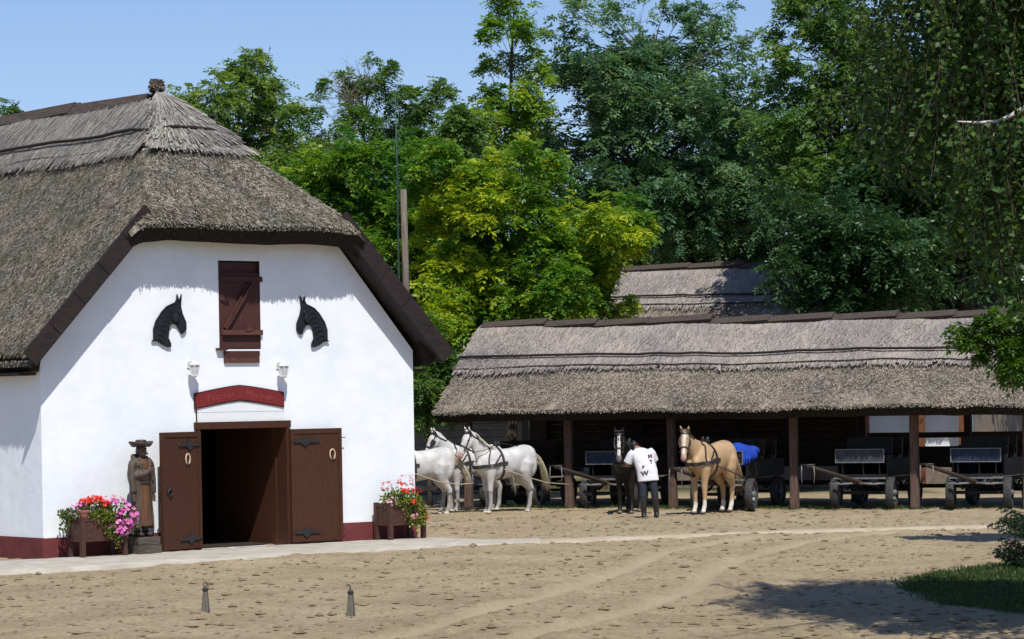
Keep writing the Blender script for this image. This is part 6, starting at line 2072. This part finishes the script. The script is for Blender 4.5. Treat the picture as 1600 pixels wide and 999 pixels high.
# understorey that fills the dark behind the sheds
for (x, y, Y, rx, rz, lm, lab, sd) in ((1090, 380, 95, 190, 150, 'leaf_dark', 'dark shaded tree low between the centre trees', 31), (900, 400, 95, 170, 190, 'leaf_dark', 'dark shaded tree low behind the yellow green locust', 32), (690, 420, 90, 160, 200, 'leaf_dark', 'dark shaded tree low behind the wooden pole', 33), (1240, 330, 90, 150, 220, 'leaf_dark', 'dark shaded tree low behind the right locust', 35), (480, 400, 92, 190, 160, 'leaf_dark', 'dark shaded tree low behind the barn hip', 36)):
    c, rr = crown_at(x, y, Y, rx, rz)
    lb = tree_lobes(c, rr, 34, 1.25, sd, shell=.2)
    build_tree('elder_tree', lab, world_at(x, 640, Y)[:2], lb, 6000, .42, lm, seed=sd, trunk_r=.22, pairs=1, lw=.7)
lb = lobes_px([(655, 600, 30), (690, 575, 26), (660, 640, 30), (690, 625, 28), (640, 560, 34), (715, 600, 18), (668, 530, 30), (700, 640, 20)], 66.5, 34, .4)
build_tree('elder_bush', 'dark green bush filling the gap between barn and shed', world_at(670, 700, 66.5)[:2], lb, 3600, .22, 'leaf_locust', seed=34, trunk_r=.07, group=None)
lb = lobes_px([(8, 165, 10), (20, 178, 14), (-15, 175, 20), (0, 200, 30)], 80, 37, .3)
build_tree('locust_tree', 'tip of a tree just showing above the barn roof at the left edge', world_at(0, 640, 80)[:2], lb, 700, .26, 'leaf_locust', seed=37, trunk_r=.15)

# weeping birch in the right foreground: trunk outside the frame, hanging twigs inside
def birch():
    r = np.random.default_rng(41); rnd = random.Random(41)
    bx, by = 8.3, 30.0
    root = empty('weeping_birch', (bx, by, 0), 0, 'weeping birch with hanging leafy twigs and a white branch, right foreground', 'tree')
    mb = MB(); mb.tube([(0, 0, -.2), (.02, 0, 1.5), (-.05, 0, 4), (.05, .1, 7), (0, .1, 11)], [.24, .2, .17, .12, .03], 12); mb.build('trunk', M['bark_birch'], root, smooth=True)
    limbs = MB(); twigs = MB()
    P = []; D = []; Ls = []; tints = []
    ends = []
    for k in range(64):
        z0 = rnd.uniform(5.4, 9.4)
        a = rnd.uniform(PI * .74, PI * 1.46) if k % 5 else rnd.uniform(0, 2 * PI)
        reach = rnd.uniform(2.0, 4.9)
        d = Vector((math.cos(a), math.sin(a), 0))
        p0 = Vector((0, 0, z0)); p1 = p0 + d * reach * .45 + Vector((0, 0, rnd.uniform(.3, .9))); p2 = p0 + d * reach * .8 + Vector((0, 0, rnd.uniform(.2, .8))); p3 = p0 + d * reach + Vector((0, 0, rnd.uniform(-.3, .3)))
        limbs.tube([p0, p0.lerp(p1, .5), p1, p2, p3], [.05, .042, .032, .018, .008], 6, caps=False)
        for q in range(66):
            f = rnd.uniform(.25, 1.0)
            s = p0.lerp(p1, f * 2) if f < .5 else p1.lerp(p3, (f - .5) * 2)
            ends.append(s + Vector((rnd.gauss(0, .3), rnd.gauss(0, .35), rnd.gauss(0, .2))))
    for k in range(22):      # limbs spreading over the yard beyond the right edge of the picture
        z0 = rnd.uniform(5.2, 9.0); a = rnd.uniform(PI * 1.22, PI * 1.62); reach = rnd.uniform(3.0, 8.6)
        d = Vector((math.cos(a), math.sin(a), 0)); p0 = Vector((0, 0, z0)); p1 = p0 + d * reach * .5 + Vector((0, 0, .9)); p3 = p0 + d * reach + Vector((0, 0, .2))
        limbs.tube([p0, p0.lerp(p1, .5), p1, p1.lerp(p3, .5), p3], [.06, .05, .04, .022, .008], 6, caps=False)
        for q in range(34):
            s = p0.lerp(p1, rnd.random()) if q % 2 else p1.lerp(p3, rnd.random())
            s = s + Vector((rnd.gauss(0, .35), rnd.gauss(0, .35), rnd.gauss(0, .3)))
            if s.x + bx > .184 * (s.y + by) + .35: ends.append(s)
    # the white branch that reaches into the picture at the right edge
    B = Vector((bx, by, 0))
    wb = [Vector(world_at(1660, 135, 27.2)) - B, Vector(world_at(1600, 170, 27.2)) - B, Vector(world_at(1562, 190, 27.2)) - B, Vector(world_at(1530, 192, 27.2)) - B, Vector(world_at(1495, 190, 27.2)) - B]
    b0 = Vector((-.05, 0, 4.6))
    white = MB(); white.tube([b0, b0.lerp(wb[0], .6) + Vector((0, 0, .15))] + wb, [.06, .045, .03, .026, .020, .013, .006], 8)
    white.tube([wb[2], wb[2] + Vector((-.05, 0, -.10)), wb[2] + Vector((-.09, 0, -.26))], [.012, .008, .004], 6)
    white.build('white_branch', M['bark_birch'], root, smooth=True)
    for k in range(70):
        f = rnd.random() * 3.999; i = int(f); ends.append(wb[i].lerp(wb[i + 1], f - i) + Vector((rnd.gauss(0, .05), rnd.gauss(0, .25), rnd.gauss(0, .05))))
    # lower edge of the leaf curtain as the photo shows it (pixel column -> lowest pixel row)
    def floor_z(x, y):
        px = 800 + 4400 * x / y
        if px < 1235: low = -200
        elif px < 1330: low = 120 + (px - 1235) / 95 * 150
        elif px < 1490: low = 280 + 35 * math.sin(px * .05)
        else: low = 310 + min((px - 1490) / 50, 1) * 130 + 40 * math.sin(px * .07)
        return 2.55 + (606 - low) * y / 4400
    for s in ends:
        w = s + B
        L = rnd.uniform(.9, 3.4)
        fz = floor_z(w.x, w.y) + rnd.uniform(-.15, .7)
        L = min(L, w.z - fz)
        if L < .25: continue
        sway = Vector((rnd.gauss(0, .16), rnd.gauss(0, .16), 0))
        n = max(int(L / .058), 3)
        pts = []
        for i in range(n + 1):
            f = i / n
            pts.append(s + sway * (f * f) * L + Vector((.03 * math.sin(f * 9 + s.x * 5), .03 * math.cos(f * 7 + s.y * 5), -L * f)))
        twigs.tube(pts[::8] + [pts[-1]], .0035, 3, caps=False)
        tt = rnd.gauss(.42, .16)
        for i, p in enumerate(pts[1:]):
            for _ in range(1 if (w.x > 6.6 or w.x > .184 * w.y + .3) else 3):
                az = rnd.uniform(0, 2 * PI)
                rr_ = rnd.uniform(.0, .07)
                P.append(p + Vector((math.cos(az) * rr_, math.sin(az) * rr_, rnd.uniform(-.03, .03)))); D.append((math.cos(az) * .9, math.sin(az) * .9, rnd.uniform(-1.1, .1))); Ls.append(rnd.uniform(.045, .085) * (1.7 if (w.x > 6.6 or w.x > .184 * w.y + .3) else 1.0)); tints.append(tt + rnd.gauss(0, .2))
    limbs.build('limbs', M['bark'], root, smooth=True); 
    tw = twigs.build('twigs', M['bark'], root); tag(tw, kind='stuff')
    P = np.array([tuple(p) for p in P]); D = unit(np.array(D)); Ls = np.array(Ls)
    S = unit(np.cross(D, r.normal(size=P.shape)))
    quads_mesh('crown', diamonds(P + D * .012, D, S, Ls, Ls * .78, .05), M['leaf_birch'], np.clip(np.array(tints), 0, 1), root)
birch()

# maple-like bough reaching in at the right edge, in front of the shed roof
lb = lobes_px([(1515, 520, 20), (1545, 510, 26), (1580, 515, 32), (1560, 545, 22), (1595, 560, 30), (1620, 530, 40), (1650, 520, 50), (1640, 570, 40), (1680, 560, 50), (1700, 500, 60), (1530, 538, 12), (1585, 585, 12), (1500, 512, 10), (1660, 440, 60), (1730, 440, 70), (1600, 490, 24)], 46, 42, .35, .7)
build_tree('maple_tree', 'leafy bright green bough reaching in at the right edge before the shed roof', (10.3, 46.3), lb, 7000, .20, 'leaf_bright', seed=42, trunk_r=.14, pairs=2, lw=.5, group=None)

# low spruce at the right edge
def spruce():
    r = np.random.default_rng(43); rnd = random.Random(43)
    bx, by = 8.12, 40.0
    root = empty('spruce_tree', (bx, by, 0), 0, 'low dark spruce with drooping boughs at the right edge', 'tree')
    mb = MB(); mb.tube([(0, 0, -.1), (0, 0, 1.0), (0, 0, 2.1)], [.08, .05, .01], 8); mb.build('trunk', M['bark'], root, smooth=True)
    tw = MB(); P = []; D = []
    for k in range(105):
        z0 = .10 + 1.7 * rnd.random() ** 1.4; a = rnd.uniform(0, 2 * PI)
        if rnd.random() < .4: a = rnd.uniform(PI * .75, PI * 1.25)
        reach = (1.25 if z0 < .8 else .75 * (1 - z0 / 2.6)) * rnd.uniform(.8, 1.05)
        if .36 < z0 < .52: reach *= .6
        d = Vector((math.cos(a), math.sin(a), 0))
        def pt(f): return Vector((0, 0, z0)) + d * reach * f + Vector((0, 0, -.10 * math.sin(f * PI) + .10 * f * f - .04))
        tw.tube([pt(0), pt(.5), pt(1)], [.014, .009, .004], 4, caps=False)
        sd = Vector((-d.y, d.x, 0))
        for q in range(12):
            f = .25 + .75 * q / 11
            for s in (-1, 1):
                L = .30 * (1.15 - f) + .06
                e = pt(f) + (sd * s * .8 + d * .6).normalized() * L + Vector((0, 0, -.03))
                for m_ in range(9):
                    c = pt(f).lerp(e, m_ / 8)
                    for u in range(3):
                        P.append(c); D.append((sd * s * .5 + d * .5 + Vector((rnd.gauss(0, .5), rnd.gauss(0, .5), rnd.gauss(.05, .4)))))
    tw.build('boughs', M['bark'], root)
    P = np.array([tuple(p) for p in P]); D = unit(np.array([tuple(p) for p in D])); n = len(P)
    S = unit(np.cross(D, r.normal(size=P.shape)))
    quads_mesh('crown', diamonds(P, D, S, r.uniform(.035, .065, n), np.full(n, .015), 0), M['needle'], r.uniform(0, 1, n), root)
spruce()

# ------------------------------------------------------------------ grass and loose clods
def grass(name, pts, h, label, w=.008, mat_='grass_blade'):
    n = len(pts); P = np.array(pts)
    D = unit(np.stack([RNG.normal(0, .4, n), RNG.normal(0, .4, n), np.ones(n)], -1)); S = unit(np.cross(D, RNG.normal(size=(n, 3))))
    L = RNG.uniform(.5, 1.2, n) * h
    o = quads_mesh(name, diamonds(P, D, S, L, np.full(n, w), 0), M[mat_], RNG.uniform(0, 1, n))
    tag(o, label, 'grass', kind='stuff')
gx_ = RNG.uniform(4.5, 8.6, 42000); gy_ = RNG.uniform(30.0, 41.6, 42000)
ok = inside(gx_ + RNG.normal(0, .10, 42000), gy_ + RNG.normal(0, .15, 42000), GRASS_POLY)
gx_, gy_ = gx_[ok], gy_[ok]
grass('lawn', np.stack([gx_, gy_, ground_h(gx_, gy_)], -1), .075, 'patch of short green lawn in the lower right corner', .012)
tuft = []
for k in range(150):
    t = RNG.uniform(-3.2, 12); o = -.05 + RNG.normal(0, .16)
    if k % 3 == 0: t = random.choice(POSTS) + RNG.normal(0, .3)
    q = spt(t, o)
    for _ in range(int(RNG.integers(8, 40))):
        x, y = q.x + RNG.normal(0, .14), q.y + RNG.normal(0, .08)
        tuft.append((x, y, float(ground_h(np.array([x]), np.array([y]))[0])))
grass('grass_tufts', tuft, .09, 'sparse grass tufts along the foot of the shed posts', .012)

def clods():
    n = 5200
    x = RNG.uniform(-9, 9, n); y = 28 + 35 * RNG.uniform(0, 1, n) ** 1.3
    ok = ~inside(x, y, GRASS_POLY) & (poly_dist(x, y, TRACKS[0]) > .25) & (poly_dist(x, y, TRACKS[1]) > .25)
    # not on the path nor in the barn
    ln = BARN_L
    rel_t = (x - ln.x) * BU.x + (y - ln.y) * BU.y; rel_w = (x - ln.x) * BW.x + (y - ln.y) * BW.y
    ok &= ~((rel_w > -2.9) & (rel_t < 8.5))
    x, y = x[ok], y[ok]; n = len(x)
    z = ground_h(x, y)
    s = RNG.lognormal(-4.0, .55, n); s = np.clip(s * .9, .006, .05)
    octv = np.array([[1, 0, 0], [0, 1, 0], [-1, 0, 0], [0, -1, 0], [0, 0, 1], [0, 0, -1]], float)
    V = octv[None] * (s[:, None, None] * RNG.uniform(.6, 1.5, (n, 6, 1))) * np.array([1.5, 1.2, .7]) + np.stack([x, y, z + s * .25], -1)[:, None]
    F = np.array([[0, 1, 4], [1, 2, 4], [2, 3, 4], [3, 0, 4], [1, 0, 5], [2, 1, 5], [3, 2, 5], [0, 3, 5]])
    FF = (F[None] + (np.arange(n) * 6)[:, None, None]).reshape(-1, 3)
    me = bpy.data.meshes.new('sand_clods'); me.from_pydata(V.reshape(-1, 3).tolist(), [], FF.tolist()); me.materials.append(M['clod']); me.update()
    tag(link(bpy.data.objects.new('sand_clods', me)), 'loose sand clods strewn over the churned yard', 'sand', kind='stuff')
clods()
